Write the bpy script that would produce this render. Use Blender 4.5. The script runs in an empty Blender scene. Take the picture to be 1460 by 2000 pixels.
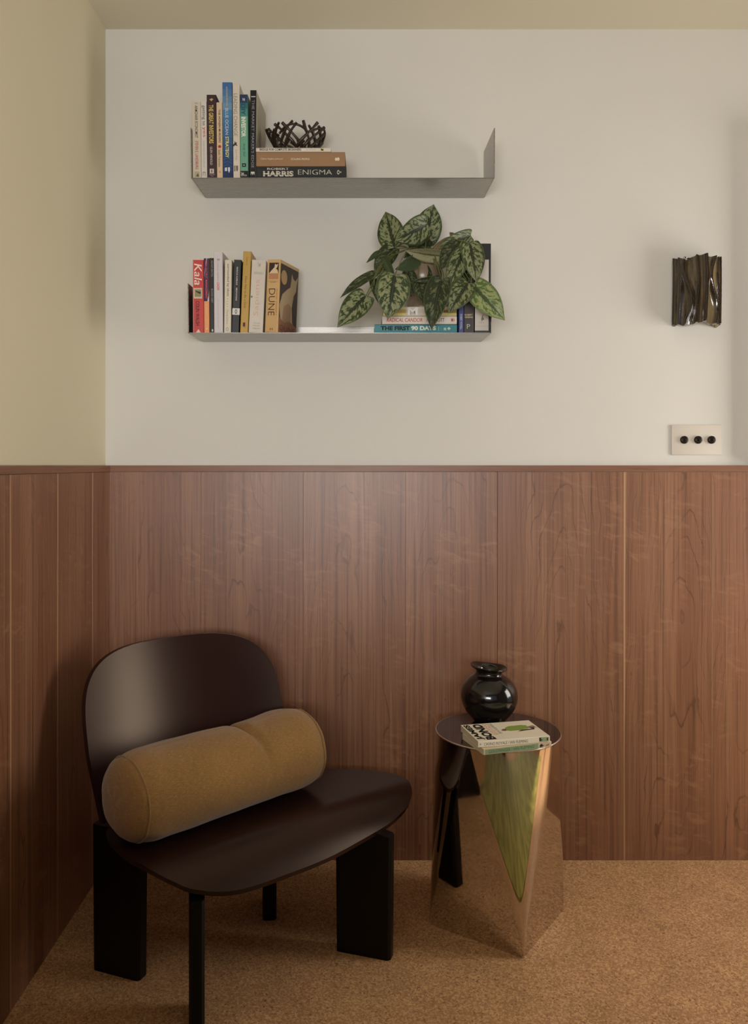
import bpy, bmesh, math, random
from mathutils import Vector, Matrix, noise
random.seed(7)
SC = bpy.context.scene
COL = SC.collection
PI = math.pi

# ------------------------------------------------------------------ camera
F = 1600.0            # focal length in pixels of the 1460x2000 frame
D0 = 2.41             # camera to back wall
CH = 1.156            # camera height
VX, VY = 715.0, 909.0 # principal point
cam = bpy.data.cameras.new('camera')
camo = bpy.data.objects.new('camera', cam); COL.objects.link(camo)
cam.sensor_fit = 'VERTICAL'; cam.sensor_height = 36; cam.sensor_width = 36*0.73
cam.lens = 36*F/2000
cam.shift_x = (730-VX)/2000; cam.shift_y = -(1000-VY)/2000
cam.clip_start = 0.02
camo.location = (0, -D0, CH); camo.rotation_euler = (PI/2, 0, 0)
SC.camera = camo

# ------------------------------------------------------------------ world, lights, exposure
w = bpy.data.worlds.new('world'); SC.world = w; w.use_nodes = True
w.node_tree.nodes['Background'].inputs[0].default_value = (0.75, 0.85, 1, 1)
w.node_tree.nodes['Background'].inputs[1].default_value = 0.3
def area(name, loc, rot, sx, sy, power, col):
    l = bpy.data.lights.new(name, 'AREA'); l.shape = 'RECTANGLE'; l.size = sx; l.size_y = sy
    l.energy = power; l.color = col
    o = bpy.data.objects.new(name, l); COL.objects.link(o); o.location = loc; o.rotation_euler = rot
    return o
# daylight through the window in the right wall
area('daylight_right', (1.96, -.56, 1.12), (0, PI/2, 0), .95, .6, 14.5, (1.0, 0.94, 0.84))
# sun through the same window, landing on the floor right of the view
sn = bpy.data.lights.new('sun', 'SUN'); sn.energy = 5.0; sn.angle = math.radians(9); sn.color = (1.0, .90, .74)
sno = bpy.data.objects.new('sun', sn); COL.objects.link(sno); sno.location = (4, -.6, 4)
sno.rotation_euler = Vector((.454, .03, .891)).to_track_quat('Z', 'Y').to_euler()
# daylight through the window in the rear wall
area('daylight_rear', (-.08, -3.55, 1.25), (PI/2, 0, 0), 1.25, .42, 44.5, (1.0, 0.985, 0.98))
SC.view_settings.view_transform = 'Standard'
SC.view_settings.look = 'None'
SC.view_settings.gamma = 1
SC.view_settings.use_curve_mapping = False
SC.view_settings.exposure = 0.10
SC.cycles.use_denoising = True

# ------------------------------------------------------------------ helpers
def lin(r, g, b):
    def f(c):
        c /= 255.0
        return c/12.92 if c <= .04045 else ((c+.055)/1.055)**2.4
    return (f(r), f(g), f(b), 1)

MATS = {}
def mat(name, col=(.5,.5,.5,1), rough=.5, metal=0, spec=.5, bump=0, bscale=200, var=0, vscale=8, sheen=0, coat=0):
    if name in MATS: return MATS[name]
    m = bpy.data.materials.new(name); m.use_nodes = True; MATS[name] = m
    nt = m.node_tree; b = nt.nodes['Principled BSDF']
    b.inputs['Base Color'].default_value = col; b.inputs['Roughness'].default_value = rough
    b.inputs['Metallic'].default_value = metal; b.inputs['Specular IOR Level'].default_value = spec
    if sheen: b.inputs['Sheen Weight'].default_value = sheen
    if coat: b.inputs['Coat Weight'].default_value = coat; b.inputs['Coat Roughness'].default_value = .05
    tc = nt.nodes.new('ShaderNodeTexCoord')
    n = nt.nodes.new('ShaderNodeTexNoise'); nt.links.new(tc.outputs['Object'], n.inputs['Vector'])
    n.inputs['Scale'].default_value = vscale; n.inputs['Detail'].default_value = 4
    v = var if var else .04
    hs = nt.nodes.new('ShaderNodeMapRange'); hs.inputs['To Min'].default_value = 1-v; hs.inputs['To Max'].default_value = 1+v
    nt.links.new(n.outputs['Fac'], hs.inputs['Value'])
    mx = nt.nodes.new('ShaderNodeVectorMath'); mx.operation = 'SCALE'; mx.inputs[0].default_value = col[:3]
    nt.links.new(hs.outputs[0], mx.inputs['Scale']); nt.links.new(mx.outputs[0], b.inputs['Base Color'])
    if bump:
        n2 = nt.nodes.new('ShaderNodeTexNoise'); nt.links.new(tc.outputs['Object'], n2.inputs['Vector'])
        n2.inputs['Scale'].default_value = bscale; n2.inputs['Detail'].default_value = 3
        bp = nt.nodes.new('ShaderNodeBump'); bp.inputs['Strength'].default_value = bump; bp.inputs['Distance'].default_value = .001
        nt.links.new(n2.outputs['Fac'], bp.inputs['Height']); nt.links.new(bp.outputs[0], b.inputs['Normal'])
    return m

class G:
    """tiny expression builder for shader nodes"""
    def __init__(s, m): s.nt = m.node_tree; s.b = s.nt.nodes['Principled BSDF']
    def n(s, t, **k):
        nd = s.nt.nodes.new(t)
        for a, v in k.items(): setattr(nd, a, v)
        return nd
    def put(s, sock, v):
        if isinstance(v, bpy.types.NodeSocket): s.nt.links.new(v, sock)
        else: sock.default_value = v
    def m(s, op, a, b=0.0, c=None):
        nd = s.n('ShaderNodeMath', operation=op); s.put(nd.inputs[0], a); s.put(nd.inputs[1], b)
        if c is not None: s.put(nd.inputs[2], c)
        return nd.outputs[0]
    def vec(s, x, y, z):
        nd = s.n('ShaderNodeCombineXYZ'); s.put(nd.inputs[0], x); s.put(nd.inputs[1], y); s.put(nd.inputs[2], z); return nd.outputs[0]
    def noise(s, v, scale=1.0, detail=2.0, dist=0.0, rough=.5):
        nd = s.n('ShaderNodeTexNoise'); s.put(nd.inputs['Vector'], v); nd.inputs['Scale'].default_value = scale
        nd.inputs['Detail'].default_value = detail; nd.inputs['Distortion'].default_value = dist; nd.inputs['Roughness'].default_value = rough
        return nd.outputs['Fac']
    def vor(s, v, scale=1.0, out='Color', feat='F1'):
        nd = s.n('ShaderNodeTexVoronoi', feature=feat); s.put(nd.inputs['Vector'], v); nd.inputs['Scale'].default_value = scale
        return nd.outputs[out]
    def smooth(s, v, a, b, lo=0.0, hi=1.0):
        nd = s.n('ShaderNodeMapRange', interpolation_type='SMOOTHSTEP'); s.put(nd.inputs[0], v)
        nd.inputs[1].default_value = a; nd.inputs[2].default_value = b; nd.inputs[3].default_value = lo; nd.inputs[4].default_value = hi
        return nd.outputs[0]
    def mix(s, f, a, b):
        nd = s.n('ShaderNodeMix', data_type='RGBA'); s.put(nd.inputs[0], f); s.put(nd.inputs[6], a); s.put(nd.inputs[7], b)
        return nd.outputs[2]
    def scale(s, c, f):
        nd = s.n('ShaderNodeVectorMath', operation='SCALE'); s.put(nd.inputs[0], c); s.put(nd.inputs[3], f); return nd.outputs[0]
    def obj(s):
        t = s.n('ShaderNodeTexCoord'); x = s.n('ShaderNodeSeparateXYZ'); s.nt.links.new(t.outputs['Object'], x.inputs[0]); return t.outputs['Object'], x.outputs
    def bump(s, h, st=.3, d=.001):
        nd = s.n('ShaderNodeBump'); nd.inputs['Strength'].default_value = st; nd.inputs['Distance'].default_value = d
        s.put(nd.inputs['Height'], h); s.nt.links.new(nd.outputs[0], s.b.inputs['Normal'])

def newmat(name, rough=.5, metal=0, spec=.5):
    m = bpy.data.materials.new(name); m.use_nodes = True; MATS[name] = m; g = G(m)
    g.b.inputs['Roughness'].default_value = rough; g.b.inputs['Metallic'].default_value = metal
    g.b.inputs['Specular IOR Level'].default_value = spec
    return m, g

# ------- materials with structure
def cherry():
    m, g = newmat('cherry_veneer', .40, 0, .65)
    _, (x, y, z) = g.obj()
    oi = g.n('ShaderNodeObjectInfo'); r = oi.outputs['Random']
    sapn = g.n('ShaderNodeAttribute', attribute_type='OBJECT', attribute_name='sap'); sap = sapn.outputs['Fac']
    off = g.m('MULTIPLY', r, 53.0)
    cx = g.n('ShaderNodeAttribute', attribute_type='OBJECT', attribute_name='heart').outputs['Fac']
    # flat sawn figure: contour lines of a shallow paraboloid disturbed by noise
    dx = g.m('SUBTRACT', x, cx)
    n1 = g.noise(g.vec(g.m('MULTIPLY', x, 7.0), off, g.m('MULTIPLY', z, 2.2)), 1.0, 2.0)
    n2 = g.noise(g.vec(g.m('MULTIPLY', x, 38.0), off, g.m('MULTIPLY', z, 9.0)), 1.0, 3.0)
    f = g.m('MULTIPLY', g.m('MULTIPLY', dx, dx), 90.0)
    f = g.m('ADD', f, g.m('MULTIPLY', z, 1.1))
    f = g.m('ADD', f, g.m('MULTIPLY', n1, 2.6))
    f = g.m('ADD', f, g.m('MULTIPLY', n2, .26))
    fr = g.m('FRACT', g.m('MULTIPLY', f, 3.2))
    line = g.m('MULTIPLY', g.smooth(fr, .86, .975), g.smooth(fr, .975, 1.0, 1, 0))
    lw = g.noise(g.vec(g.m('MULTIPLY', x, 12.0), off, g.m('MULTIPLY', z, 3.0)), 1.0, 2.0)
    line = g.m('MULTIPLY', line, g.smooth(lw, .35, .7, .12, .68))
    # straight fine grain
    n3 = g.noise(g.vec(g.m('MULTIPLY', x, 380.0), off, g.m('MULTIPLY', z, 2.6)), 1.0, 3.0, .0, .6)
    n4 = g.noise(g.vec(g.m('MULTIPLY', x, 90.0), off, g.m('MULTIPLY', z, 1.2)), 1.0, 3.0)
    n5 = g.noise(g.vec(g.m('MULTIPLY', x, 9.0), off, g.m('MULTIPLY', z, .8)), 1.0, 2.0)
    # cross ripple (chatoyance)
    n6 = g.noise(g.vec(g.m('MULTIPLY', x, 17.0), off, g.m('ADD', g.m('MULTIPLY', z, 44.0), g.m('MULTIPLY', x, 9.0))), 1.0, 3.0, 1.0)
    n7 = g.noise(g.vec(g.m('MULTIPLY', x, 5.0), off, g.m('MULTIPLY', z, 3.0)), 1.0, 1.0)
    rip = g.m('MULTIPLY', g.smooth(n6, .5, .75), g.smooth(n7, .42, .68))
    c = g.mix(g.smooth(n5, .3, .7), lin(138, 94, 67), lin(155, 111, 82))
    c = g.mix(g.smooth(n4, .35, .7, 0, .5), c, lin(120, 75, 52))
    n3b = g.noise(g.vec(g.m('MULTIPLY', x, 150.0), off, g.m('MULTIPLY', z, 1.6)), 1.0, 1.0)
    c = g.mix(g.smooth(n3, .42, .72, 0, .55), c, lin(92, 58, 41))
    c = g.mix(g.smooth(n3b, .58, .68, 0, .45), c, lin(84, 52, 37))
    c = g.mix(line, c, lin(76, 46, 32))
    c = g.mix(g.m('MULTIPLY', rip, .22), c, lin(205, 158, 118))
    # gum flecks
    n8 = g.noise(g.vec(g.m('MULTIPLY', x, 160.0), g.m('ADD', off, 9.0), g.m('MULTIPLY', z, 28.0)), 1.0, 1.0)
    c = g.mix(g.smooth(n8, .80, .84, 0, .85), c, lin(52, 26, 18))
    # sapwood stripe on the left edge of some boards
    wob = g.noise(g.vec(3.0, off, g.m('MULTIPLY', z, 2.0)), 1.0, 1.0)
    sw = g.m('ADD', .0015, g.m('MULTIPLY', g.m('SUBTRACT', wob, .25), .012))
    sm = g.smooth(g.m('SUBTRACT', x, sw), -.0025, .0035, 1, 0)
    c = g.mix(g.m('MULTIPLY', g.m('MULTIPLY', sm, sap), .55), c, lin(214, 170, 126))
    g.put(g.b.inputs['Base Color'], c)
    g.bump(n3, .12, .0004)
    return m
WOOD = cherry()

def cork():
    m, g = newmat('cork_floor', .62, 0, .3)
    o, (x, y, z) = g.obj()
    v = g.vec(g.m('ADD', x, g.m('MULTIPLY', g.noise(o, 90.0), .006)), g.m('ADD', y, g.m('MULTIPLY', g.noise(o, 110.0), .004)), 0.0)
    sep = g.n('ShaderNodeSeparateColor'); g.put(sep.inputs[0], g.vor(v, 260.0)); a = sep.outputs[0]; a2 = sep.outputs[1]
    sep2 = g.n('ShaderNodeSeparateColor'); g.put(sep2.inputs[0], g.vor(v, 520.0)); b = sep2.outputs[0]
    big = g.noise(o, 9.0, 3.0)
    c = g.mix(g.smooth(a, .1, .95), lin(178, 134, 94), lin(218, 174, 128))
    c = g.mix(g.smooth(b, .5, 1.0, 0, .45), c, lin(146, 100, 66))
    c = g.mix(g.smooth(a2, .90, .97, 0, .55), c, lin(98, 60, 38))
    fn = g.noise(o, 420.0, 3.0)
    c = g.mix(g.smooth(fn, .58, .74, 0, .75), c, lin(90, 56, 36))
    c = g.mix(g.smooth(fn, .44, .28, 0, .35), c, lin(234, 194, 150))
    c = g.scale(c, g.smooth(big, .3, .7, .93, 1.06))
    g.put(g.b.inputs['Base Color'], c); g.bump(fn, .25, .0006)
    return m
CORK = cork()

def plaster(name, c1, c2):
    m, g = newmat(name, .75, 0, .25)
    o, xyz = g.obj()
    n = g.noise(o, 1.3, 3.0); f = g.noise(o, 260.0, 2.0)
    g.put(g.b.inputs['Base Color'], g.mix(g.smooth(n, .3, .7), c1, c2)); g.bump(f, .06, .0006)
    return m
WALLP = plaster('wall_paint', lin(218, 214, 206), lin(221, 217, 209))
LEFTP = plaster('side_wall_paint', lin(220, 212, 184), lin(223, 215, 187))
DIMP = plaster('low_bounce_wall_paint', lin(84, 68, 54), lin(90, 73, 57))  # dark tone given to the unseen walls to cut their bounced light
CEILP = plaster('ceiling_paint', lin(212, 204, 182), lin(215, 207, 185))

def brushed(name, c, rough, axis=0):
    m, g = newmat(name, rough, .9, .5)
    o, (x, y, z) = g.obj()
    s = [g.m('MULTIPLY', a, 500.0) for a in (x, y, z)]; s[axis] = g.m('MULTIPLY', (x, y, z)[axis], 6.0)
    n = g.noise(g.vec(*s), 1.0, 2.0)
    g.put(g.b.inputs['Base Color'], g.scale(c[:3], g.smooth(n, .2, .8, .93, 1.05)))
    g.put(g.b.inputs['Roughness'], g.smooth(n, .2, .8, rough-.05, rough+.06))
    return m
ALU = brushed('brushed_aluminium', (.33, .31, .28, 1), .28)
def mirror():
    m, g = newmat('polished_steel', .035, 1)
    o, _ = g.obj(); n = g.noise(o, 5.0, 2.0)
    g.put(g.b.inputs['Base Color'], g.scale((.64, .585, .53), g.smooth(n, .3, .7, .97, 1.0)))
    g.put(g.b.inputs['Roughness'], g.smooth(g.noise(o, 30.0, 3.0), .3, .7, .03, .07))
    g.bump(g.noise(o, 7.0, 1.0), .05, .002)
    return m
STEEL = mirror()
STEELD = mat('dark_polished_steel', (.13, .10, .085, 1), .05, 1, .5, .03, 20)
RIM = mat('satin_steel_rim', (.75, .70, .64, 1), .28, 1)

def linen():
    m, g = newmat('mustard_linen', .9, 0, .15)
    g.b.inputs['Sheen Weight'].default_value = .25
    uvn = g.n('ShaderNodeUVMap'); sx = g.n('ShaderNodeSeparateXYZ'); g.put(sx.inputs[0], uvn.outputs[0]); u, v = sx.outputs[0], sx.outputs[1]
    wa = g.m('SINE', g.m('MULTIPLY', g.m('ADD', u, v), 1500.0)); wb = g.m('SINE', g.m('MULTIPLY', g.m('SUBTRACT', u, v), 1500.0))
    th = g.noise(g.vec(g.m('MULTIPLY', u, 90.0), g.m('MULTIPLY', v, 900.0), 0.0), 1.0, 2.0)
    th2 = g.noise(g.vec(g.m('MULTIPLY', u, 900.0), g.m('MULTIPLY', v, 90.0), 0.0), 1.0, 2.0)
    o, _ = g.obj(); big = g.noise(o, 6.0, 3.0)
    c = g.mix(g.smooth(big, .3, .7), lin(134, 99, 56), lin(148, 110, 63))
    c = g.mix(g.smooth(th, .4, .75, 0, .45), c, lin(100, 70, 34))
    c = g.mix(g.smooth(th2, .4, .75, 0, .35), c, lin(190, 150, 92))
    g.put(g.b.inputs['Base Color'], c)
    g.bump(g.m('ADD', g.m('MULTIPLY', g.m('ADD', wa, wb), .25), g.m('ADD', th, th2)), .35, .0006)
    return m
LINEN = linen()

def lacquer():
    m, g = newmat('aubergine_lacquer', .30, 0, .42)
    g.b.inputs['Specular Tint'].default_value = (1, .78, .60, 1)
    o, _ = g.obj()
    g.put(g.b.inputs['Base Color'], g.mix(g.smooth(g.noise(o, 4.0, 2.0), .3, .7), lin(34, 15, 16), lin(40, 19, 19)))
    g.bump(g.noise(o, 300.0, 2.0), .04, .0004)
    return m
LACQ = lacquer()
LACQL = mat('dark_stained_leg', lin(15, 9, 9), .45, 0, .25, .1, 120, .1, 20)

def leafmat(name, dark, mid, silver, cover):
    m, g = newmat(name, .42, 0, .4)
    uvn = g.n('ShaderNodeUVMap'); sx = g.n('ShaderNodeSeparateXYZ'); g.put(sx.inputs[0], uvn.outputs[0]); u, v = sx.outputs[0], sx.outputs[1]
    s = g.m('ABSOLUTE', g.m('SUBTRACT', g.m('MULTIPLY', u, 2.0), 1.0))
    r = g.m('MULTIPLY', g.n('ShaderNodeObjectInfo').outputs['Random'], 31.0)
    # blotches run obliquely away from the midrib
    vv = g.m('SUBTRACT', v, g.m('MULTIPLY', s, .28))
    p = g.vec(g.m('MULTIPLY', u, 7.0), g.m('MULTIPLY', vv, 13.0), r)
    n = g.noise(p, 1.0, 4.0, .5, .6)
    n2 = g.noise(g.vec(g.m('MULTIPLY', u, 14.0), g.m('MULTIPLY', vv, 22.0), r), 1.0, 3.0, .4)
    wob = g.m('MULTIPLY', g.noise(p, 1.6, 2.0), .26)
    rib = g.smooth(g.m('ADD', g.m('SUBTRACT', s, wob), g.m('MULTIPLY', v, .10)), -.02, .10)
    edge = g.smooth(g.m('ADD', s, g.m('MULTIPLY', wob, .6)), .86, 1.0, 1, .15)
    blot = g.smooth(g.m('ADD', n, cover), .50, .56)
    blot2 = g.smooth(n2, .62, .66, 1, .15)
    mask = g.m('MULTIPLY', g.m('MULTIPLY', blot, rib), g.m('MULTIPLY', edge, blot2))
    c = g.mix(rib, dark, mid)
    c = g.mix(mask, c, silver)
    c = g.mix(g.smooth(s, .965, .99, 0, .5), c, lin(130, 138, 98))
    vein = g.smooth(s, .008, .028, .55, 0)
    c = g.mix(vein, c, lin(88, 98, 60))
    g.put(g.b.inputs['Base Color'], c)
    g.bump(g.m('ADD', n, g.m('MULTIPLY', n2, .5)), .35, .0012)
    return m
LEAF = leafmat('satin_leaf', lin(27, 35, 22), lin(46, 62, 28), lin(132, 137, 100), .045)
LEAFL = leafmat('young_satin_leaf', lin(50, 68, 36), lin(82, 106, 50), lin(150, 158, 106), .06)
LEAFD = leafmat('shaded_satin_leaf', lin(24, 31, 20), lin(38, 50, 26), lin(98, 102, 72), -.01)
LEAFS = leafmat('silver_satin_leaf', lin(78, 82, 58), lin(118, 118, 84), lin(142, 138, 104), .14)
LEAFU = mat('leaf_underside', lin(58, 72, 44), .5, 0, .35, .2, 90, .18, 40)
LEAFB = mat('browned_leaf', lin(112, 92, 66), .55, 0, .3, .2, 90, .3, 60)
STEM = mat('plant_stem', lin(98, 104, 58), .5, 0, .3, .1, 200, .2, 60)

def glaze():
    m, g = newmat('brown_running_glaze', .15, 0, .6)
    at_ = g.n('ShaderNodeAttribute', attribute_type='GEOMETRY', attribute_name='ridge'); rd = at_.outputs['Fac']
    o, (x, y, z) = g.obj()
    n = g.noise(g.vec(g.m('MULTIPLY', x, 90.0), g.m('MULTIPLY', y, 90.0), g.m('MULTIPLY', z, 14.0)), 1.0, 4.0)
    sp = g.noise(o, 420.0, 2.0)
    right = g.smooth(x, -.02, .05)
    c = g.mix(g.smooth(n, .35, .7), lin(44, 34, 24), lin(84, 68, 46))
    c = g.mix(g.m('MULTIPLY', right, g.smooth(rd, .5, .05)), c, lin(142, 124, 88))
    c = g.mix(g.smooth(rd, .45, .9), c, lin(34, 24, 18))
    c = g.mix(g.smooth(sp, .62, .72, 0, .5), c, lin(120, 100, 66))
    g.put(g.b.inputs['Base Color'], c); g.b.inputs['Coat Weight'].default_value = .5
    g.bump(g.noise(o, 60.0, 3.0), .25, .002)
    return m
GLAZE = glaze()
VASE = mat('black_gloss_glaze', lin(22, 19, 17), .13, 0, .6, .25, 55, .3, 12, coat=.15)
BOWLM = mat('dark_bronze_ceramic', lin(46, 34, 27), .32, 0, .5, .4, 180, .35, 90)
POTM = mat('taupe_pot_glaze', lin(136, 118, 98), .28, 0, .5, .1, 60, .12, 14)
PLATE = mat('switch_plate', lin(214, 205, 193), .45, 0, .4)
KNOB = mat('dark_bronze_knob', lin(44, 36, 28), .35, .6, .5, .1, 300)
PAGES = mat('book_pages', lin(214, 200, 172), .85, 0, .2, .6, 700, .08, 200)
SOIL = mat('potting_soil', lin(52, 38, 28), .95, 0, .1, 1, 300, .4, 150)
def cloth(name, a, b):
    m, g = newmat(name, .85, 0, .2); g.b.inputs['Sheen Weight'].default_value = .3
    o, (x, y, z) = g.obj()
    n = g.noise(g.vec(g.m('MULTIPLY', x, 14.0), g.m('MULTIPLY', y, 3.0), z), 1.0, 3.0, .6)
    g.put(g.b.inputs['Base Color'], g.mix(g.smooth(n, .35, .65), a, b)); g.bump(g.noise(o, 300.0), .4, .002)
    return m
OLIVE = cloth('olive_wool', lin(128, 122, 44), lin(164, 156, 66))
OLIVE2 = cloth('olive_velvet', lin(96, 92, 34), lin(122, 116, 48))

# ------- mesh helpers
def mk(name, verts, faces, m=None, parent=None, smooth=False, uvs=None):
    me = bpy.data.meshes.new(name); me.from_pydata([tuple(v) for v in verts], [], faces); me.update()
    o = bpy.data.objects.new(name, me); COL.objects.link(o)
    if m: me.materials.append(m)
    if smooth:
        for p in me.polygons: p.use_smooth = True
    if uvs:
        l = me.uv_layers.new(name='UVMap')
        for lp in me.loops: l.data[lp.index].uv = uvs[lp.vertex_index]
    if parent: o.parent = parent
    return o
def box_vf(x0, x1, y0, y1, z0, z1):
    v = [(x, y, z) for z in (z0, z1) for y in (y0, y1) for x in (x0, x1)]
    f = [(0,2,3,1), (4,5,7,6), (0,1,5,4), (2,6,7,3), (0,4,6,2), (1,3,7,5)]
    return v, f
def box(name, x0, x1, y0, y1, z0, z1, m, parent=None, bev=0, seg=2):
    v, f = box_vf(x0, x1, y0, y1, z0, z1); o = mk(name, v, f, m, parent)
    if bev:
        bm = bmesh.new(); bm.from_mesh(o.data)
        bmesh.ops.bevel(bm, geom=bm.edges[:], offset=bev, segments=seg, affect='EDGES', profile=.5)
        bm.to_mesh(o.data); bm.free()
        for p in o.data.polygons: p.use_smooth = True
        try: o.data.set_sharp_from_angle(angle=.6)
        except Exception: pass
    return o
def grid(name, fn, nu, nv, m, parent=None, wrapu=False, uv=None, smooth=True):
    vs = []; uvs = []
    for j in range(nv):
        for i in range(nu):
            a = i/(nu if wrapu else nu-1); b = j/(nv-1)
            vs.append(fn(a, b)); uvs.append(uv(a, b) if uv else (a, b))
    fs = []
    for j in range(nv-1):
        for i in range(nu if wrapu else nu-1):
            i2 = (i+1) % nu
            fs.append((j*nu+i, j*nu+i2, (j+1)*nu+i2, (j+1)*nu+i))
    return mk(name, vs, fs, m, parent, smooth, uvs)
def lathe(name, prof, n, m, parent=None, wob=0, seed=0, tilt=None):
    def fn(a, b):
        k = b*(len(prof)-1); i = min(int(k), len(prof)-2); t = k-i
        r = prof[i][0]*(1-t)+prof[i+1][0]*t; z = prof[i][1]*(1-t)+prof[i+1][1]*t
        th = a*2*PI
        if wob: r *= 1+wob*noise.noise(Vector((math.cos(th)*1.5+seed, math.sin(th)*1.5, z*18)))
        p = Vector((r*math.cos(th), r*math.sin(th), z))
        return tilt(p) if tilt else p
    return grid(name, fn, n, len(prof), m, parent, wrapu=True)
def spline(pts, n):
    """Catmull-Rom resample"""
    P_ = [Vector(p) for p in pts]; P_ = [2*P_[0]-P_[1]]+P_+[2*P_[-1]-P_[-2]]
    out = []; segs = len(P_)-3
    for k in range(n):
        t = k/(n-1)*segs; i = min(int(t), segs-1); t -= i
        a, b, c, d = P_[i:i+4]
        out.append(.5*((2*b)+(c-a)*t+(2*a-5*b+4*c-d)*t*t+(3*b-a-3*c+d)*t**3))
    return out
def tube(name, pts, rad, m, parent=None, n=8, seg=14, caps=True):
    ps = spline(pts, seg) if len(pts) > 2 or seg > 2 else [Vector(p) for p in pts]
    vs = []; fs = []; up = Vector((0.31, 0.2, .93))
    N = len(ps)
    for i, p in enumerate(ps):
        t = (ps[min(i+1, N-1)]-ps[max(i-1, 0)]).normalized()
        a = t.cross(up)
        if a.length < .05: a = t.cross(Vector((1, 0, 0)))
        a.normalize(); b = t.cross(a)
        r = rad(i/(N-1)) if callable(rad) else rad
        for k in range(n):
            th = 2*PI*k/n; vs.append(p+a*r*math.cos(th)+b*r*math.sin(th))
    for i in range(N-1):
        for k in range(n):
            k2 = (k+1) % n; fs.append((i*n+k, i*n+k2, (i+1)*n+k2, (i+1)*n+k))
    if caps: fs.append(tuple(range(n))); fs.append(tuple((N-1)*n+k for k in reversed(range(n))))
    return mk(name, vs, fs, m, parent, True)
def thing(name, label, cat, loc=(0,0,0), group=None):
    o = bpy.data.objects.new(name, None); COL.objects.link(o); o.empty_display_size = .05
    o.location = loc; o['label'] = label; o['category'] = cat
    if group: o['group'] = group
    return o
def struct(o, label=None, cat=None):
    o['kind'] = 'structure'
    if label: o['label'] = label
    if cat: o['category'] = cat
    return o
def wx(px, d): return (px-VX)*d/F
def wz(py, d): return CH-(py-VY)*d/F

# ------------------------------------------------------------------ the room
XL, XR, YB, ZC = -.7666, 2.00, -3.6, 2.439
TH = .012
def wall_with_hole(name, axis, pos, out, a0, a1, z0, z1, hole, m):
    """wall slab (thickness out) perpendicular to axis; hole=(a0,a1,z0,z1) or None"""
    t = .15*out
    rects = [(a0, a1, z0, z1)] if not hole else [(a0, hole[0], z0, z1), (hole[1], a1, z0, z1), (hole[0], hole[1], z0, hole[2]), (hole[0], hole[1], hole[3], z1)]
    vs = []; fs = []
    for r in rects:
        if r[1]-r[0] < 1e-4 or r[3]-r[2] < 1e-4: continue
        if axis == 'x': v, f = box_vf(min(pos, pos+t), max(pos, pos+t), r[0], r[1], r[2], r[3])
        else: v, f = box_vf(r[0], r[1], min(pos, pos+t), max(pos, pos+t), r[2], r[3])
        b = len(vs); vs += v; fs += [tuple(i+b for i in q) for q in f]
    return mk(name, vs, fs, m)
wb = struct(wall_with_hole('wall_back', 'y', 0, 1, XL-.15, XR+.15, 0, ZC, None, WALLP), 'cream painted wall above cherry wood wainscot, holding the shelves', 'wall')
wl = struct(wall_with_hole('wall_left', 'x', XL, -1, YB, 0, 0, ZC, None, LEFTP), 'yellowish cream side wall left of the corner', 'wall')
wr = struct(wall_with_hole('wall_right', 'x', XR, 1, YB, 0, 0, ZC, (-1.0, -.1, .15, 1.8), DIMP), 'unseen side wall with a window, right of the view, darkened to cut bounced light', 'wall')
wn = struct(wall_with_hole('wall_front', 'y', YB, -1, XL-.15, XR+.15, 0, ZC, (-.65, 1.75, .8, 2.1), DIMP), 'unseen wall with a wide window behind the viewer, darkened to cut bounced light', 'wall')
fl = struct(box('floor', XL-.15, XR+.15, YB-.15, .15, -.1, 0, CORK), 'speckled brown cork floor', 'floor')
ce = struct(box('ceiling', XL-.15, XR+.15, YB-.15, .15, ZC, ZC+.1, CEILP), 'plain olive-beige ceiling', 'ceiling')
WHITE = mat('frame_white', lin(210, 202, 188), .5)
GLASS = mat('pane_glass', (.9, .95, 1, 1), .02)
GLASS.node_tree.nodes['Principled BSDF'].inputs['Transmission Weight'].default_value = 1
# window behind the viewer and glazed door on the right (outside the frame, they let the daylight in)
def frame(name, axis, pos, a0, a1, z0, z1, n):
    root = struct(bpy.data.objects.new(name, None)); COL.objects.link(root)
    bars = [(a0, a1, z0, z0+.05), (a0, a1, z1-.05, z1)] + [(a0+(a1-a0)*k/n-.025+(.025 if k == 0 else 0)-(.025 if k == n else 0), a0+(a1-a0)*k/n+.025+(.025 if k == 0 else 0)-(.025 if k == n else 0), z0+.05, z1-.05) for k in range(n+1)]
    for b in bars:
        if axis == 'x': box('frame_bar', pos, pos+.05, b[0], b[1], b[2], b[3], WHITE, root)
        else: box('frame_bar', b[0], b[1], pos-.05, pos, b[2], b[3], WHITE, root)
    return root
frame('window_2', 'x', XR+.04, -1.0, -.1, .15, 1.8, 2)['label'] = 'window in the right wall, outside the view'
frame('window_1', 'y', YB-.04, -.65, 1.75, .8, 2.1, 3)['label'] = 'window in the wall behind the viewer'

# cherry wainscot: every board is a mesh of its own
TT = CH                      # top of the capping, at eye level
TB = TT-.0188                # underside of the capping
YW = -TH                     # board face of the back wall
XW = -.752                   # board face of the left wall
def board(x0, x1, sap, heart, parent, left=False):
    g_ = .0002
    wdt = x1-x0
    v, f = box_vf(g_, wdt-g_, 0, TH-.0005, 0.0, TB-.0006)
    o = mk('wood_board', v, f, WOOD, parent)
    bm = bmesh.new(); bm.from_mesh(o.data)
    bmesh.ops.bevel(bm, geom=[e for e in bm.edges if abs(e.verts[0].co.z-e.verts[1].co.z) > .1 and e.verts[0].co.y < .001], offset=.0003, segments=1, affect='EDGES')
    bm.to_mesh(o.data); bm.free()
    o['sap'] = float(sap); o['heart'] = float(heart)
    if left:
        o.rotation_euler = (0, 0, PI/2); o.location = (XW, x0, 0)
    else: o.location = (x0, YW, 0)
    return o
back_px = [213.5, 392, 592, 792, 970.5, 1217, 1388, 1588]
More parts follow.
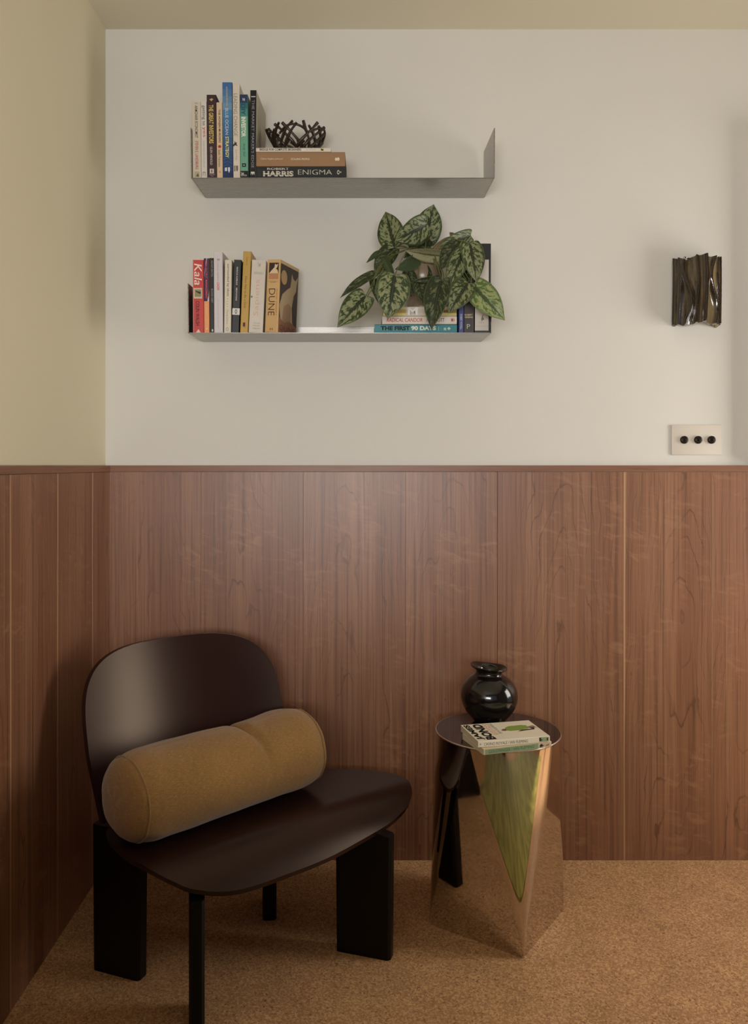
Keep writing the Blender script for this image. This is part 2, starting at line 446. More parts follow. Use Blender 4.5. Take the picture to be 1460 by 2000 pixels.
saps = [0, 0, 0, .25, 0, 1, .15, 0]
hearts = [.11, .14, .13, .11, .19, .17, .12, .1]
bx = [XW if i == 0 else (p-VX)*(D0-TH)/F for i, p in enumerate(back_px)] + [XR]
for i in range(len(bx)-1):
    gap = .0009 if abs(back_px[i]-970.5) < 1 else 0
    board(bx[i]+gap, bx[i+1], saps[i] if i < len(saps) else 0, hearts[i] if i < len(hearts) else .1, wb)
box('backing_strip', bx[4]-.003, bx[4]+.004, -.002, -.0001, 0, TB, mat('dark_seam', lin(30, 18, 12), .8), wb)
ly = [-TH-.0005, -.161, -.415, -.679, -.94, -1.2, -1.5, -1.8, -2.1, -2.4, -2.8, -3.2, YB]
for i in range(len(ly)-1):
    board(ly[i+1], ly[i], 0.9 if i in (0, 1, 2) else .2, .12, wl, left=True)
for i in range(len(wl.children)): pass
# sapwood lies on the left edge in the board's own frame
cap = box('trim_1', XW+.002, XR, -TH-.0015, 0, TB, TT, WOOD, None, .0008, 1); struct(cap, 'cherry capping strip along the top of the back wainscot', 'trim'); cap['sap'] = 0.0; cap['heart'] = 5.0
cap2 = box('trim_2', XL, XW+.0025, YB, 0, TB, TT, WOOD, None, .0008, 1); struct(cap2, 'cherry capping strip along the top of the left wainscot', 'trim'); cap2['sap'] = 0.0; cap2['heart'] = 5.0
def capmat():
    m, g = newmat('cherry_capping', .42, 0, .45)
    o, (x, y, z) = g.obj()
    l = g.m('ADD', x, y)
    n = g.noise(g.vec(g.m('MULTIPLY', l, 7.0), 0.0, g.m('MULTIPLY', z, 260.0)), 1.0, 4.0, .3)
    n2 = g.noise(g.vec(g.m('MULTIPLY', l, 1.5), 3.0, g.m('MULTIPLY', z, 30.0)), 1.0, 2.0)
    c = g.mix(g.smooth(n2, .3, .7), lin(124, 84, 62), lin(138, 96, 72))
    c = g.mix(g.smooth(n, .5, .75, 0, .6), c, lin(92, 54, 36))
    g.put(g.b.inputs['Base Color'], c); return m
CAPM = capmat()
for o in (cap, cap2): o.data.materials.clear(); o.data.materials.append(CAPM)

# unseen but near: a shallow wall cabinet right of the view shades the wall edge
wc = thing('shading_wall_cabinet', 'shallow cream wall cabinet added unseen past the right edge to shade the wall', 'cabinet', (1.135, 0, TT))
box('body', 0, .5, -.045, -.0005, .001, .957, WHITE, wc); box('door', .003, .497, -.058, -.0455, .004, .954, WHITE, wc, .002)

# ------------------------------------------------------------------ shelves
def shelf(name, label, x0, x1, zback, ang):
    r = thing(name, label, 'shelf', (0, 0, zback)); r.rotation_euler = (ang, 0, 0)
    dp = .1955; t = .0025
    box('shelf_panel', x0+.003, x1-.003, -dp, -.001, -t, 0, ALU, r, .0006, 1)
    for xx in (x0, x1-t):
        # end panel: rises .134, both front edges square
        box('end_panel', xx, xx+t, -dp, -.001, -t+.0008, .132, ALU, r, .0006, 1)
    box('mounting_flange', x0+t, x1-t, -.0045, -.0012, .0001, .0415, ALU, r, .0004, 1)
    bpy.context.view_layer.update()
    return r, Matrix.Translation((0, 0, zback)) @ Matrix.Rotation(ang, 4, 'X')
US, MU = shelf('wall_shelf', 'upper brushed aluminium wall shelf with raised ends, right half empty', -.4738, .3467, 1.9445, math.radians(3.0))
LS, ML = shelf('wall_shelf', 'lower brushed aluminium wall shelf with raised ends, below the upper one', -.4822, .3387, 1.5215, math.radians(1.8))

# ------------------------------------------------------------------ lettering
def textmesh(s, bold=0.0, shear=0.0):
    c = bpy.data.curves.new('lettering', 'FONT'); c.body = s; c.size = 1; c.offset = bold; c.shear = shear; c.resolution_u = 3
    o = bpy.data.objects.new('lettering', c); COL.objects.link(o)
    me = bpy.data.meshes.new_from_object(o.evaluated_get(bpy.context.evaluated_depsgraph_get()))
    bpy.data.objects.remove(o); bpy.data.curves.remove(c)
    return me
_inks = {}
def ink(c):
    if c not in _inks: _inks[c] = mat('ink_%d_%d_%d' % c, lin(*c), .55, 0, .3)
    return _inks[c]
def place_text(s, org, ux, uy, w_, h_, c, parent, bold=0.0, shear=0.0, name='lettering', strip=True):
    """text filling the rectangle org + a*ux*w_ + b*uy*h_"""
    me = textmesh(s, bold, shear)
    xs = [v.co.x for v in me.vertices]; ys = [v.co.y for v in me.vertices]
    if not xs: return
    ax, bx_, ay, by = min(xs), max(xs), min(ys), max(ys)
    ux, uy, org = Vector(ux), Vector(uy), Vector(org)
    for v in me.vertices:
        a = (v.co.x-ax)/(bx_-ax); b = (v.co.y-ay)/(by-ay)
        v.co = org+ux*(a*w_)+uy*(b*h_)
    me.materials.clear(); me.materials.append(ink(c))
    o = bpy.data.objects.new(name, me); COL.objects.link(o); o.parent = parent
    return o

# ------------------------------------------------------------------ books
def book(label, mtx, w_, dep, h_, cover, deco=(), hard=False, rightcol=None, group='books on the wall shelves', rough=.4):
    """standing book in its own frame: x across the spine, y into the shelf, z up; spine on y=0"""
    r = thing('book', label, 'book', group=group); r.matrix_world = mtx
    t = .0022 if hard else .0007
    cm = mat('cover_%d_%d_%d' % cover, lin(*cover), rough, 0, .4)
    rr = min(w_*.3, .0012 if not hard else .002)
    outer = [(0, dep), (0, rr), (rr*.3, rr*.3), (rr, 0), (w_-rr, 0), (w_-rr*.3, rr*.3), (w_, rr), (w_, dep)]
    inner = [(w_-t, dep), (w_-t, t+rr*.5), (t, t+rr*.5), (t, dep)]
    ring = outer+inner; n = len(ring)
    vs = [(x, y, 0) for x, y in ring]+[(x, y, h_) for x, y in ring]
    fs = [(i, (i+1) % n, (i+1) % n+n, i+n) for i in range(n)]
    # end caps as strips
    for o_, fl_ in ((0, True), (n, False)):
        q = [(0, 1, 10, 11), (1, 2, 3, 10), (3, 4, 9, 10), (4, 5, 6, 9), (6, 7, 8, 9)]
        for f in q: fs.append(tuple(o_+i for i in (f if fl_ else reversed(f))))
    mk('cover', vs, fs, cm, r)
    e = .003 if hard else .0004
    box('pages', t+.0001, w_-t-.0001, t+rr*.5+.0002, dep-(e if hard else .0002), e, h_-e, PAGES, r)
    lay = 0
    for d in deco:
        k = d[0]; lay += 1; y = -.00012-.00005*lay
        if k in ('t', 'tf', 'h'):
            _, s, s0, s1, c0, c1, c = d[:7]; bold = d[7] if len(d) > 7 else 0; sh = d[8] if len(d) > 8 else 0
            if k == 't': place_text(s, (c0*w_, y, h_*(1-s0)), (0,0,-1), (1,0,0), (s1-s0)*h_, (c1-c0)*w_, ink_c(c), r, bold, sh)
            elif k == 'tf': place_text(s, (c1*w_, y, h_*(1-s1)), (0,0,1), (-1,0,0), (s1-s0)*h_, (c1-c0)*w_, ink_c(c), r, bold, sh)
            else: place_text(s, (c0*w_, y, h_*(1-s1)), (1,0,0), (0,0,1), (c1-c0)*w_, (s1-s0)*h_, ink_c(c), r, bold, sh)
        elif k in ('r', 'e'):
            _, s0, s1, c0, c1, c = d[:6]
            if k == 'r': pts = [(c0, s1), (c1, s1), (c1, s0), (c0, s0)]
            else: pts = [((c0+c1)/2+(c1-c0)/2*math.cos(a*PI/10), (s0+s1)/2+(s1-s0)/2*math.sin(a*PI/10)) for a in range(20)]; pts.reverse()
            mk('printed_patch', [(a*w_, y, h_*(1-b)) for a, b in pts], [tuple(range(len(pts)))], ink(c), r)
        elif k == 'p':
            pts, c = d[1], d[2]
            mk('printed_patch', [(a*w_, y, h_*(1-b)) for a, b in pts], [tuple(range(len(pts)))], ink(c), r)
        elif k == 'P':   # patch on the right board: (depth fraction, s)
            pts, c = d[1], d[2]
            mk('printed_patch', [(w_+.00012+.00005*lay, a*dep, h_*(1-b)) for a, b in pts], [tuple(range(len(pts)))], ink(c), r)
        elif k == 'T':   # text on the right board
            _, s, a0, a1, s0, s1, c = d[:7]
            place_text(s, (w_+.00012+.00005*lay, a0*dep, h_*(1-s1)), (0,1,0), (0,0,1), (a1-a0)*dep, (s1-s0)*h_, c, r, d[7] if len(d) > 7 else 0)
    return r
def ink_c(c): return c
DF = 2.223; YF = -(D0-DF)      # distance of the spines, and their y in the shelf frame
def stand(M, label, xl, xr, ytop, ybot, dep, cover, deco=(), lean=0, yaw=0, yoff=0, **k):
    x = wx(xl, DF+yoff); w_ = (xr-xl)*(DF+yoff)/F; h_ = (ybot-ytop)*(DF+yoff)/F
    a = math.radians(lean)
    h_ /= math.cos(a); w_ = w_*math.cos(a)
    m = M @ Matrix.Translation((x, YF+yoff, .0002+(w_*math.sin(a) if a > 0 else 0))) @ Matrix.Rotation(math.radians(yaw), 4, 'Z') @ Matrix.Rotation(a, 4, 'Y')
    return book(label, m, w_, dep, h_, cover, deco, **k)
def lie(M, label, xl, xr, z0, thick, dep, cover, deco=(), yoff=0, yaw=0, **k):
    L = (xr-xl)*(DF+yoff)/F
    m = M @ Matrix.Translation((wx(xl, DF+yoff), YF+yoff, z0)) @ Matrix.Rotation(math.radians(yaw), 4, 'Z') @ Matrix.Translation((L, 0, 0)) @ Matrix.Rotation(-PI/2, 4, 'Y')
    return book(label, m, thick, dep, L, cover, deco, **k)
GU = 'books on the upper shelf'; GL = 'books on the lower shelf'
W_ = (226, 216, 202)
K_ = (22, 20, 20)
YB1 = 346.3
stand(MU, 'slim cream paperback with grey and red lettering, leftmost on the upper shelf', 376.2, 392.8, 199.6, YB1, .128, (206, 194, 176), [
    ('t', 'ARMCHAIR ECONOMIST', .05, .47, .32, .66, (58, 52, 46), .01), ('h', 'The', .015, .03, .3, .7, (70,60,54)),
    ('t', 'STEVEN E. LANDSBURG', .51, .88, .34, .68, (168, 66, 56), .01),
    ('r', .91, .985, .22, .80, (178, 166, 140)), ('p', [(.4,.975),(.75,.975),(.62,.93),(.5,.95)], (96, 84, 66))], group=GU)
stand(MU, 'thin white paperback with black and red lettering, second from the left on the upper shelf', 393.2, 404.4, 199.4, YB1, .128, (212, 203, 194), [
    ('t', 'getting to', .05, .31, .14, .78, (44, 42, 42), .0), ('t', 'yes', .33, .46, .2, .72, (196, 66, 56), .0),
    ('t', 'ROGER FISHER AND WILLIAM URY', .51, .86, .36, .58, (140, 150, 170)),
    ('r', .915, .925, .25, .7, (120,116,112)), ('r', .925, .965, .25, .33, (120,116,112)), ('r', .925, .965, .62, .7, (120,116,112))], group=GU)
stand(MU, 'dark plum book with gold serif title on the upper shelf', 404.7, 423.2, 186.5, YB1, .135, (56, 34, 40), [
    ('p', [(.28,.055),(.5,.045),(.5,.04),(.72,.055),(.56,.068),(.5,.08),(.44,.068)], (196, 170, 110)),
    ('t', 'THE GREAT INVESTORS', .12, .58, .22, .70, (214, 190, 110), .02),
    ('t', 'GLEN ARNOLD', .62, .84, .32, .56, (204, 192, 184), .01),
    ('r', .885, .94, .26, .70, (206, 196, 184)), ('r', .895, .93, .40, .56, (120, 104, 100)),
    ('h', 'Financial', .945, .958, .22, .78, (190,180,176)), ('h', 'Times', .963, .976, .34, .66, (190,180,176))], group=GU, lean=0)
stand(MU, 'thin pinkish-beige paperback with black lettering and red emblem on the upper shelf', 423.6, 434.9, 201, YB1, .128, (214, 188, 154), [
    ('t', 'THE HONJIN MURDERS', .09, .53, .24, .70, (40, 32, 28), .015),
    ('e', .56, .60, .22, .78, (190, 52, 44)),
    ('t', 'Seishi Yokomizo', .62, .85, .26, .66, (62, 50, 42), .005), ('e', .90, .93, .35, .65, (200, 140, 118))], group=GU)
bl = []
for i in range(14):
    a = i/14; s0 = a; s1 = a+1/14
    if a < .26: t = a/.26; c = (int(62+58*t), int(104+48*t), int(160+16*t))
    else: t = (a-.26)/.74; c = (int(74-44*t), int(130-88*t), int(172-90*t))
    bl.append(('r', s0, s1, 0.02, .98, c))
wave = [('p', [(.05,.80+k*.035),(.5,.785+k*.035),(.95,.81+k*.035),(.95,.815+k*.035),(.5,.79+k*.035),(.05,.806+k*.035)], (60, 98, 150)) for k in range(4)]
stand(MU, 'tallest book on the upper shelf, blue with a white and yellow title', 435.3, 454.6, 162.8, YB1, .150, (46, 78, 128), bl+wave+[
    ('t', 'BLUE OCEAN', .27, .545, .28, .60, (196, 206, 216), .005), ('t', 'STRATEGY', .565, .785, .28, .62, (232, 222, 120), .02),
    ('t', 'EXPANDED EDITION', .05, .245, .40, .54, (214, 206, 110)),
    ('p', [(.2,.89),(.42,.885),(.42,.925),(.2,.925)], (208, 212, 214)), ('p', [(.52,.885),(.72,.885),(.72,.92),(.62,.945),(.52,.92)], (208, 212, 214))], hard=True, group=GU)
stand(MU, 'tall cream book with thin grey title and bird on the upper shelf', 455.2, 468.9, 164.5, YB1, .150, (212, 200, 184), [
    ('t', 'LEADING CHANGE', .11, .555, .16, .66, (120, 112, 104), -.004),
    ('p', [(.0,.65),(.25,.625),(.2,.605),(.45,.625),(.6,.615),(.5,.64),(.7,.66),(.3,.65),(.1,.665)], (58, 48, 44)),
    ('t', 'KOTTER', .70, .81, .34, .56, (148, 138, 128)),
    ('r', .865, .925, .14, .34, (130, 120, 110)), ('p', [(.42,.865),(.7,.865),(.7,.91),(.56,.93),(.42,.91)], (104, 96, 88))], hard=True, group=GU)
stand(MU, 'teal book with navy top and black foot on the upper shelf', 469.4, 484.6, 186, YB1, .145, (104, 160, 136), [
    ('r', 0, .10, 0.02, .98, (38, 56, 88)), ('r', .10, .17, 0.02, .98, (52, 104, 116)), ('r', .17, .26, 0.02, .98, (76, 134, 128)),
    ('r', .91, 1.0, 0.02, .98, (24, 22, 24)), ('h', 'THE', .045, .075, .3, .65, (210, 214, 208), .03),
    ('t', 'DIY', .11, .245, .14, .68, (24, 84, 92), .03), ('t', 'INVESTOR', .265, .505, .16, .72, (224, 226, 210), .04),
    ('t', 'Andy Bell', .58, .74, .3, .66, (48, 104, 96), 0, .2), ('r', .82, .862, .22, .72, (28, 34, 36)), ('r', .835, .848, .36, .56, (160, 170, 160)),
    ('h', '2nd', .925, .955, .10, .42, (220,216,206), .02), ('h', 'EDITION', .955, .975, .10, .8, (220,216,206))], group=GU)
stand(MU, 'thin black book showing a grey front cover, rightmost upright one on the upper shelf', 487.2, 499.2, 178, YB1, .172, (176, 168, 148), [
    ('r', 0, 1, 0, 1, (26, 25, 28)),
    ('r', .068, .078, .15, .85, (200, 196, 190)),
    ('t', "THE MARKET MAKER'S EDGE", .11, .88, .28, .70, (150, 150, 154), -.002),
    ('p', [(.2,.925),(.8,.925),(.8,.965),(.65,.94),(.5,.965),(.35,.94),(.2,.965)], (210, 206, 200)),
    ('P', [(.30,.42),(.38,.36),(.40,.30),(.44,.36),(.52,.34),(.50,.42),(.42,.46),(.52,.52),(.40,.56),(.32,.50)], (158, 150, 132)),
    ('P', [(.30,.70),(.42,.66),(.50,.74),(.44,.82),(.32,.80)], (160, 152, 134))], lean=.9, yaw=-1.2, group=GU, rough=.5)
# stack lying flat
zS = .0003
def pt(py0, py1, yoff=0): return (py0-py1)*(DF+yoff)/F
t1 = pt(345.8, 323.0); t2 = pt(322.8, 295); t3 = pt(294, 286.4)
lie(MU, 'thick black book with white serif lettering, bottom of the upper shelf stack', 501.5, 676, zS, t1, .132, (26, 26, 28), [
    ('t', 'ROBERT', .115, .36, .72, .90, (206, 200, 182), .03), ('t', 'HARRIS', .07, .41, .16, .62, (214, 206, 188), .045),
    ('t', 'ENIGMA', .46, .84, .30, .74, (206, 202, 182), -.005), ('r', .005, .05, .15, .8, (46,46,48)),
    ('e', .895, .925, .32, .70, (200, 196, 182)), ('e', .905, .925, .42, .60, (26, 26, 28)), ('r', .92, .945, .47, .57, (200, 196, 182)),
    ] + [('r', a/20, a/20+.0022, .02, .98, (38, 38, 42)) for a in range(1, 20)] + [('r', .005, .995, b, b+.02, (36, 36, 40)) for b in (.12, .3, .5, .68, .85)], group=GU)
lie(MU, 'tan brown book with small white lettering, middle of the upper shelf stack', 500.5, 673.6, zS+t1+.0003, t2, .150, (150, 114, 80), [
    ('t', 'Claire Hughes Johnson', .05, .30, .44, .58, (228, 210, 186)), ('t', 'SCALING PEOPLE', .39, .60, .44, .57, (230, 214, 190), .01),
    ('e', .885, .915, .38, .60, (222, 204, 180)), ('e', .908, .938, .38, .62, (222, 204, 180))], hard=True, group=GU)
lie(MU, 'thin white bridge manual, top of the upper shelf stack under the woven bowl', 499.8, 645.8, zS+t1+t2+.0006, t3, .130, (214, 204, 188), [
    ('t', 'BRIDGE FOR COMPLETE BEGINNERS', .05, .605, .26, .84, (40, 36, 34), .02),
    ('t', 'PAUL MENDELSON', .67, .80, .42, .62, (170, 160, 150)), ('r', .865, .905, .22, .82, (200, 186, 70)), ('p', [(.3,.87),(.8,.87),(.55,.905),(.3,.9)], (40, 38, 30))], group=GU)

# ---- lower shelf
YB2 = 648.4
stand(ML, 'red paperback with white and black lettering and small picture, leftmost on the lower shelf', 377.0, 398.0, 507, YB2, .13, (196, 60, 58), [
    ('r', 0, 1, 0, .06, (206, 150, 140)), ('t', 'Kala', .05, .345, .14, .84, (238, 220, 208), .005, .18),
    ('r', .385, .53, .08, .86, (206, 190, 166)), ('r', .405, .505, .18, .78, (142, 140, 98)), ('p', [(.2,.42),(.75,.44),(.7,.47),(.3,.44)], (60, 54, 40)),
    ('t', 'COLIN WALSH', .565, .90, .26, .60, (58, 22, 24), .01), ('p', [(.24,1.0),(.72,1.0),(.5,.95)], (236, 204, 190))], group=GL)
hm = [('r', 0, .575, 0.02, .98, (62, 40, 76)), ('p', [(.12,.20),(.5,.0),(.68,.0),(.3,.12),(.12,.26)], (190, 176, 190)),
      ('p', [(.62,.575),(.98,.575),(.98,.42),(.9,.5)], (196, 186, 190)),
      ('t', 'HIGH OUTPUT MANAGEMENT', .02, .545, .30, .68, (226, 106, 92), .01)]
stand(ML, 'slim book with purple top half and orange bottom half on the lower shelf', 398.5, 408.8, 504, YB2, .13, (232, 152, 96), hm+[
    ('t', 'ANDREW S. GROVE', .61, .92, .3, .7, (236, 190, 130)), ('e', .93, .96, .3, .7, (240, 196, 140))], group=GL)
stand(ML, 'thin black book with grey lettering on the lower shelf', 409.4, 417.8, 503.5, YB2, .13, (28, 27, 28), [
    ('t', 'ADAM BATES', .03, .25, .40, .84, (150, 148, 150)), ('t', 'BLOOD DEBT', .41, .60, .40, .84, (150, 148, 150)), ('e', .95, .985, .45, .85, (196, 192, 188))], group=GL)
stand(ML, 'tall pale lilac-white book with small red lettering on the lower shelf', 418.0, 435.2, 491.8, YB2, .15, (208, 200, 202), [
    ('h', 'FT', .085, .11, .42, .7, (60,56,70), .02), ('t', 'Leadership Essentials', .125, .23, .4, .52, (130,126,140)),
    ('t', 'Inspirational', .25, .36, .40, .54, (196, 92, 96), .01), ('t', 'LEADER', .375, .475, .36, .62, (204, 84, 88), .02),
    ('t', 'HOW TO MOTIVATE, ENCOURAGE AND ACHIEVE SUCCESS', .58, .94, .42, .5, (120, 116, 126))], group=GL, yaw=-1)
stand(ML, 'cream paperback with a lower-case black title on the lower shelf', 437.2, 450.8, 507, YB2, .13, (214, 204, 184), [
    ('t', 'surrounded by idiots', .055, .50, .28, .66, (48, 44, 42), .005),
    ('e', .53, .538, .40, .52, (60, 50, 48)), ('e', .565, .573, .40, .52, (204, 90, 70)), ('e', .6, .608, .40, .52, (60, 50, 48)), ('e', .635, .643, .40, .52, (90, 110, 140)),
    ('t', 'Thomas Erikson', .68, .88, .32, .58, (150, 142, 132)), ('e', .925, .975, .26, .66, (170, 160, 148)), ('e', .935, .965, .34, .58, (214, 204, 184))], lean=1.0, group=GL)
stand(ML, 'black paperback with white panel low on the spine on the lower shelf', 452.2, 466.4, 507, YB2, .13, (36, 36, 38), [
    ('t', 'MARCUS AURELIUS', .10, .345, .38, .58, (206, 204, 202), .01), ('t', 'MEDITATIONS', .385, .56, .38, .58, (206, 204, 202), .01),
    ('r', .665, .755, .0, 1.0, (216, 212, 206)), ('e', .68, .74, .34, .66, (60, 60, 62)), ('e', .69, .73, .42, .58, (216, 212, 206))] +
    [('r', .77+.026*k, .774+.026*k, .06, .94, (58, 58, 62)) for k in range(9)], lean=2.2, group=GL)
stand(ML, 'tall mustard yellow book with a dark serif title on the lower shelf', 468.4, 484.0, 490.8, YB2, .145, (186, 148, 66), [
    ('t', 'Doherty', .07, .17, .34, .60, (120, 92, 40)), ('t', 'How Not to Be a Dick', .31, .70, .34, .60, (104, 78, 36)),
    ('r', .875, .925, .32, .62, (96, 42, 44)), ('h', 'Co', .928, .94, .4, .7, (80,50,36))], lean=2.7, group=GL, hard=True)
stand(ML, 'pale grey-white book with a pink and green title reading upwards on the lower shelf', 485.2, 513.0, 508, YB2, .13, (206, 196, 182), [
    ('h', 'Yuval', .03, .09, .42, .62, (120, 116, 108)), ('r', .165, .17, .15, .85, (170,164,152)), ('h', 'A Brief History of', .175, .20, .18, .85, (130, 124, 116)),
    ('tf', 'Sapiens', .27, .77, .28, .70, (214, 168, 146), -.008), ('e', .495, .525, .04, .17, (104, 128, 116)),
    ('h', 'Yuval', .86, .88, .3, .75, (150,144,134)), ('h', 'Noah', .895, .915, .3, .75, (150,144,134)), ('h', 'Harari', .93, .955, .3, .8, (150,144,134))], lean=2.9, group=GL)
fox = [(.30,.93),(.10,.78),(.04,.62),(.16,.46),(.42,.36),(.56,.32),(.60,.22),(.62,.12),(.70,.18),(.82,.20),(.96,.12),(.90,.26),(.88,.34),(.76,.42),(.68,.60),(.74,.80),(.90,.93)]
DUNEDECO = [
    ('r', .045, .27, .14, .90, (60, 42, 40)), ('r', .19, .27, .14, .90, (184, 132, 96)),
    ('p', [(.16,.19),(.88,.19),(.80,.14),(.68,.13),(.78,.105),(.85,.06),(.72,.075),(.60,.06),(.56,.11),(.34,.15)], (216, 194, 158)),
    ('r', .295, .298, .1, .9, (120, 84, 56)), ('h', 'FRANK HERBERT', .305, .32, .3, .75, (140, 100, 66)),
    ('t', 'DUNE', .40, .77, .20, .70, (52, 34, 26), -.01),
    ('t', 'FRANK HERBERT', .40, .77, .80, .88, (150, 112, 76)), ('r', .40, .78, .105, .118, (150, 112, 76)), ('h', 'H', .94, .975, .42, .62, (60, 40, 30)),
    ('P', [(.04,.985),(.97,.985),(.97,.045),(.04,.045)], (64, 52, 46)),
    ('P', [(a, b) for a, b in fox], (176, 152, 118)),
    ('P', [(.35,.92),(.2,.8),(.25,.62),(.5,.55),(.66,.6),(.62,.8),(.5,.9)], (156, 124, 96)),
    ('P', [(.04,.985),(.97,.985),(.97,.86),(.6,.80),(.3,.84),(.04,.78)], (142, 98, 74)),
    ('P', [(.22+.16*math.cos(k*PI/10), .22+.10*math.sin(-k*PI/10)) for k in range(20)], (176, 144, 102)),
    ('T', 'DUNE', .1, .9, .885, .955, (84, 44, 36), -.01),
]
stand(ML, 'thick sandy-coloured paperback turned to show a desert creature on its dark cover', 516.6, 543.2, 508, YB2, .135, (206, 168, 116), DUNEDECO, lean=2.9, yaw=-17, group=GL)

# right end of lower shelf
tA = pt(649.2, 632.8); tB = pt(632.4, 616.5); tC = pt(616.3, 598.4)
lie(ML, 'teal book with black and white title, bottom of the stack under the plant', 731, 892, zS, tA, .15, (30, 122, 128), [
    ('t', 'THE FIRST', .075, .43, .28, .80, (16, 36, 40), .05), ('t', '90 DAYS', .445, .745, .28, .80, (222, 226, 212), .05),
    ('r', .775, .781, .25, .75, (170, 196, 190)), ('p', [(.3,.84),(.6,.84),(.6,.865),(.3,.87)], (170, 196, 190)), ('p', [(.3,.90),(.5,.88),(.7,.90),(.5,.925)], (190, 206, 200))], group=GL, hard=True)
lie(ML, 'white book with a red brush title, middle of the stack under the plant', 746, 891.5, zS+tA+.0003, tB, .15, (214, 204, 190), [
    ('t', 'RADICAL CANDOR', .06, .54, .28, .76, (190, 66, 56), .01, .15), ('t', 'KIM SCOTT', .60, .835, .30, .76, (60, 56, 54), .0),
    ('r', .925, .95, .35, .7, (190, 66, 56)), ('r', .958, .968, .35, .7, (206, 110, 90))], group=GL, hard=True)
gold = [('r', k/16, (k+1)/16, b0, b1, c) for k in range(16) for b0, b1, c in (
    ((0.02, .3, (214, 200, 130) if not 5 <= k <= 8 else (204, 196, 184))), ((.3, .7, (176, 150, 84) if not 5 <= k <= 8 else (198, 190, 176))), ((.7, .98, (204, 190, 150) if not 5 <= k <= 8 else (206, 198, 188))))]
lie(ML, 'cream and gold book directly under the plant pot', 747.7, 891, zS+tA+tB+.0006, tC, .145, (210, 196, 150), gold+[
    ('t', 'M', .335, .47, .1, .9, (226, 220, 214), .03), ('h', ' ', 0, .1, 0, .1, (0,0,0)) if False else ('r', .75, .76, .3, .6, (150, 120, 60)),
    ('t', 'KAHNEMAN', .70, .90, .36, .62, (90, 66, 40), .01)], group=GL)
stand(ML, 'narrow blue book standing right of the stack under the plant', 895.2, 904.9, 520, YB2+1.0, .13, (52, 64, 122), [
    ('t', 'ROBERT POWELL', .72, .95, .3, .7, (190, 196, 214), .01), ('t', 'STOP', .1, .3, .3, .7, (190,196,214))], group=GL)
stand(ML, 'dark brown book with white letter near its foot, right of the narrow blue book', 905.4, 924.2, 474, YB2+1.0, .145, (50, 40, 38), [
    ('h', 'TO', .035, .05, .3, .6, (210, 204, 196), .02), ('h', 'STOP', .06, .085, .2, .7, (210, 204, 196), .02),
    ('h', 'ROBERT', .792, .81, .08, .9, (206, 190, 150), .02), ('h', 'GREENE', .818, .836, .08, .9, (206, 190, 150), .02),
    ('h', 'P', .905, .955, .32, .64, (206, 202, 198), -.01), ('r', 0, 1, .955, 1.0, (120, 110, 104))], group=GL)
stand(ML, 'tall black book with a white spine label, rightmost on the lower shelf', 925.4, 957.6, 476, YB2+.6, .155, (22, 19, 20), [
    ('r', .18, .975, .05, .87, (208, 198, 190)), ('t', 'MOJO', .50, .725, .34, .70, (172, 66, 74), .0),
    ('p', [(.42,.845),(.50,.80),(.56,.80),(.52,.82),(.62,.85),(.50,.86),(.46,.875)], (120, 112, 106)), ('h', 'PRESS', .88, .888, .3, .62, (150,140,134)),
    ('r', .925, .928, .06, .86, (170, 158, 150))], hard=True, group=GL)

# ------------------------------------------------------------------ woven bowl
zb = zS+t1+t2+t3+.0026
bcx, bcy = wx(580, 2.30), -.112
br = thing('woven_bowl', 'dark openwork ceramic bowl woven from coils on top of the book stack', 'bowl')
br.matrix_world = MU @ Matrix.Translation((bcx, bcy, zb))
def bp(th, h):     # surface of the bowl
    r = .040+.040*(max(h, 0)/.062)**.62
    return Vector((r*math.cos(th), r*math.sin(th), h))
rb = random.Random(5)
for k in range(15):
    for sgn in (1, -1):
        th0 = 2*PI*k/15+rb.uniform(-.12, .12)+(0.2 if sgn < 0 else 0); top = .060+rb.uniform(-.008, .012)
        sw = rb.uniform(.6, 1.0)
        pts = [bp(th0+sgn*sw*t+rb.uniform(-.04, .04), .003+(top-.003)*t**1.05)+Vector((0, 0, 0)) for t in (0, .25, .5, .75, 1)]
        ro = 0.0006*sgn
        pts = [p*(1+ro/.06) if False else p+Vector((p.x, p.y, 0)).normalized()*ro*2 for p in pts]
        tube('coil_strand', pts, lambda t: .0039+.0007*math.sin(t*9+k), BOWLM, br, 7, 14)
for q in range(5):
    a0 = 2*PI*q/5+.3
    tube('coil_strand', [bp(a0+t*1.2, .030+.018*math.sin(t*PI)+.004*q) for t in (0, .25, .5, .75, 1)], .0033, BOWLM, br, 7, 14)
tube('base_ring', [(.042*math.cos(a*PI/8), .042*math.sin(a*PI/8), .0036+.001*math.sin(a*1.7)) for a in range(17)], .0033, BOWLM, br, 8, 40)
tube('base_ring', [(.022*math.cos(a*PI/8), .022*math.sin(a*PI/8), .0036) for a in range(17)], .0033, BOWLM, br, 8, 32)
for q in range(3):
    a = q*PI/3; tube('base_bar', [(-.042*math.cos(a), -.042*math.sin(a), .0036), (0, 0, .0036), (.042*math.cos(a), .042*math.sin(a), .0036)], .003, BOWLM, br, 6, 6)

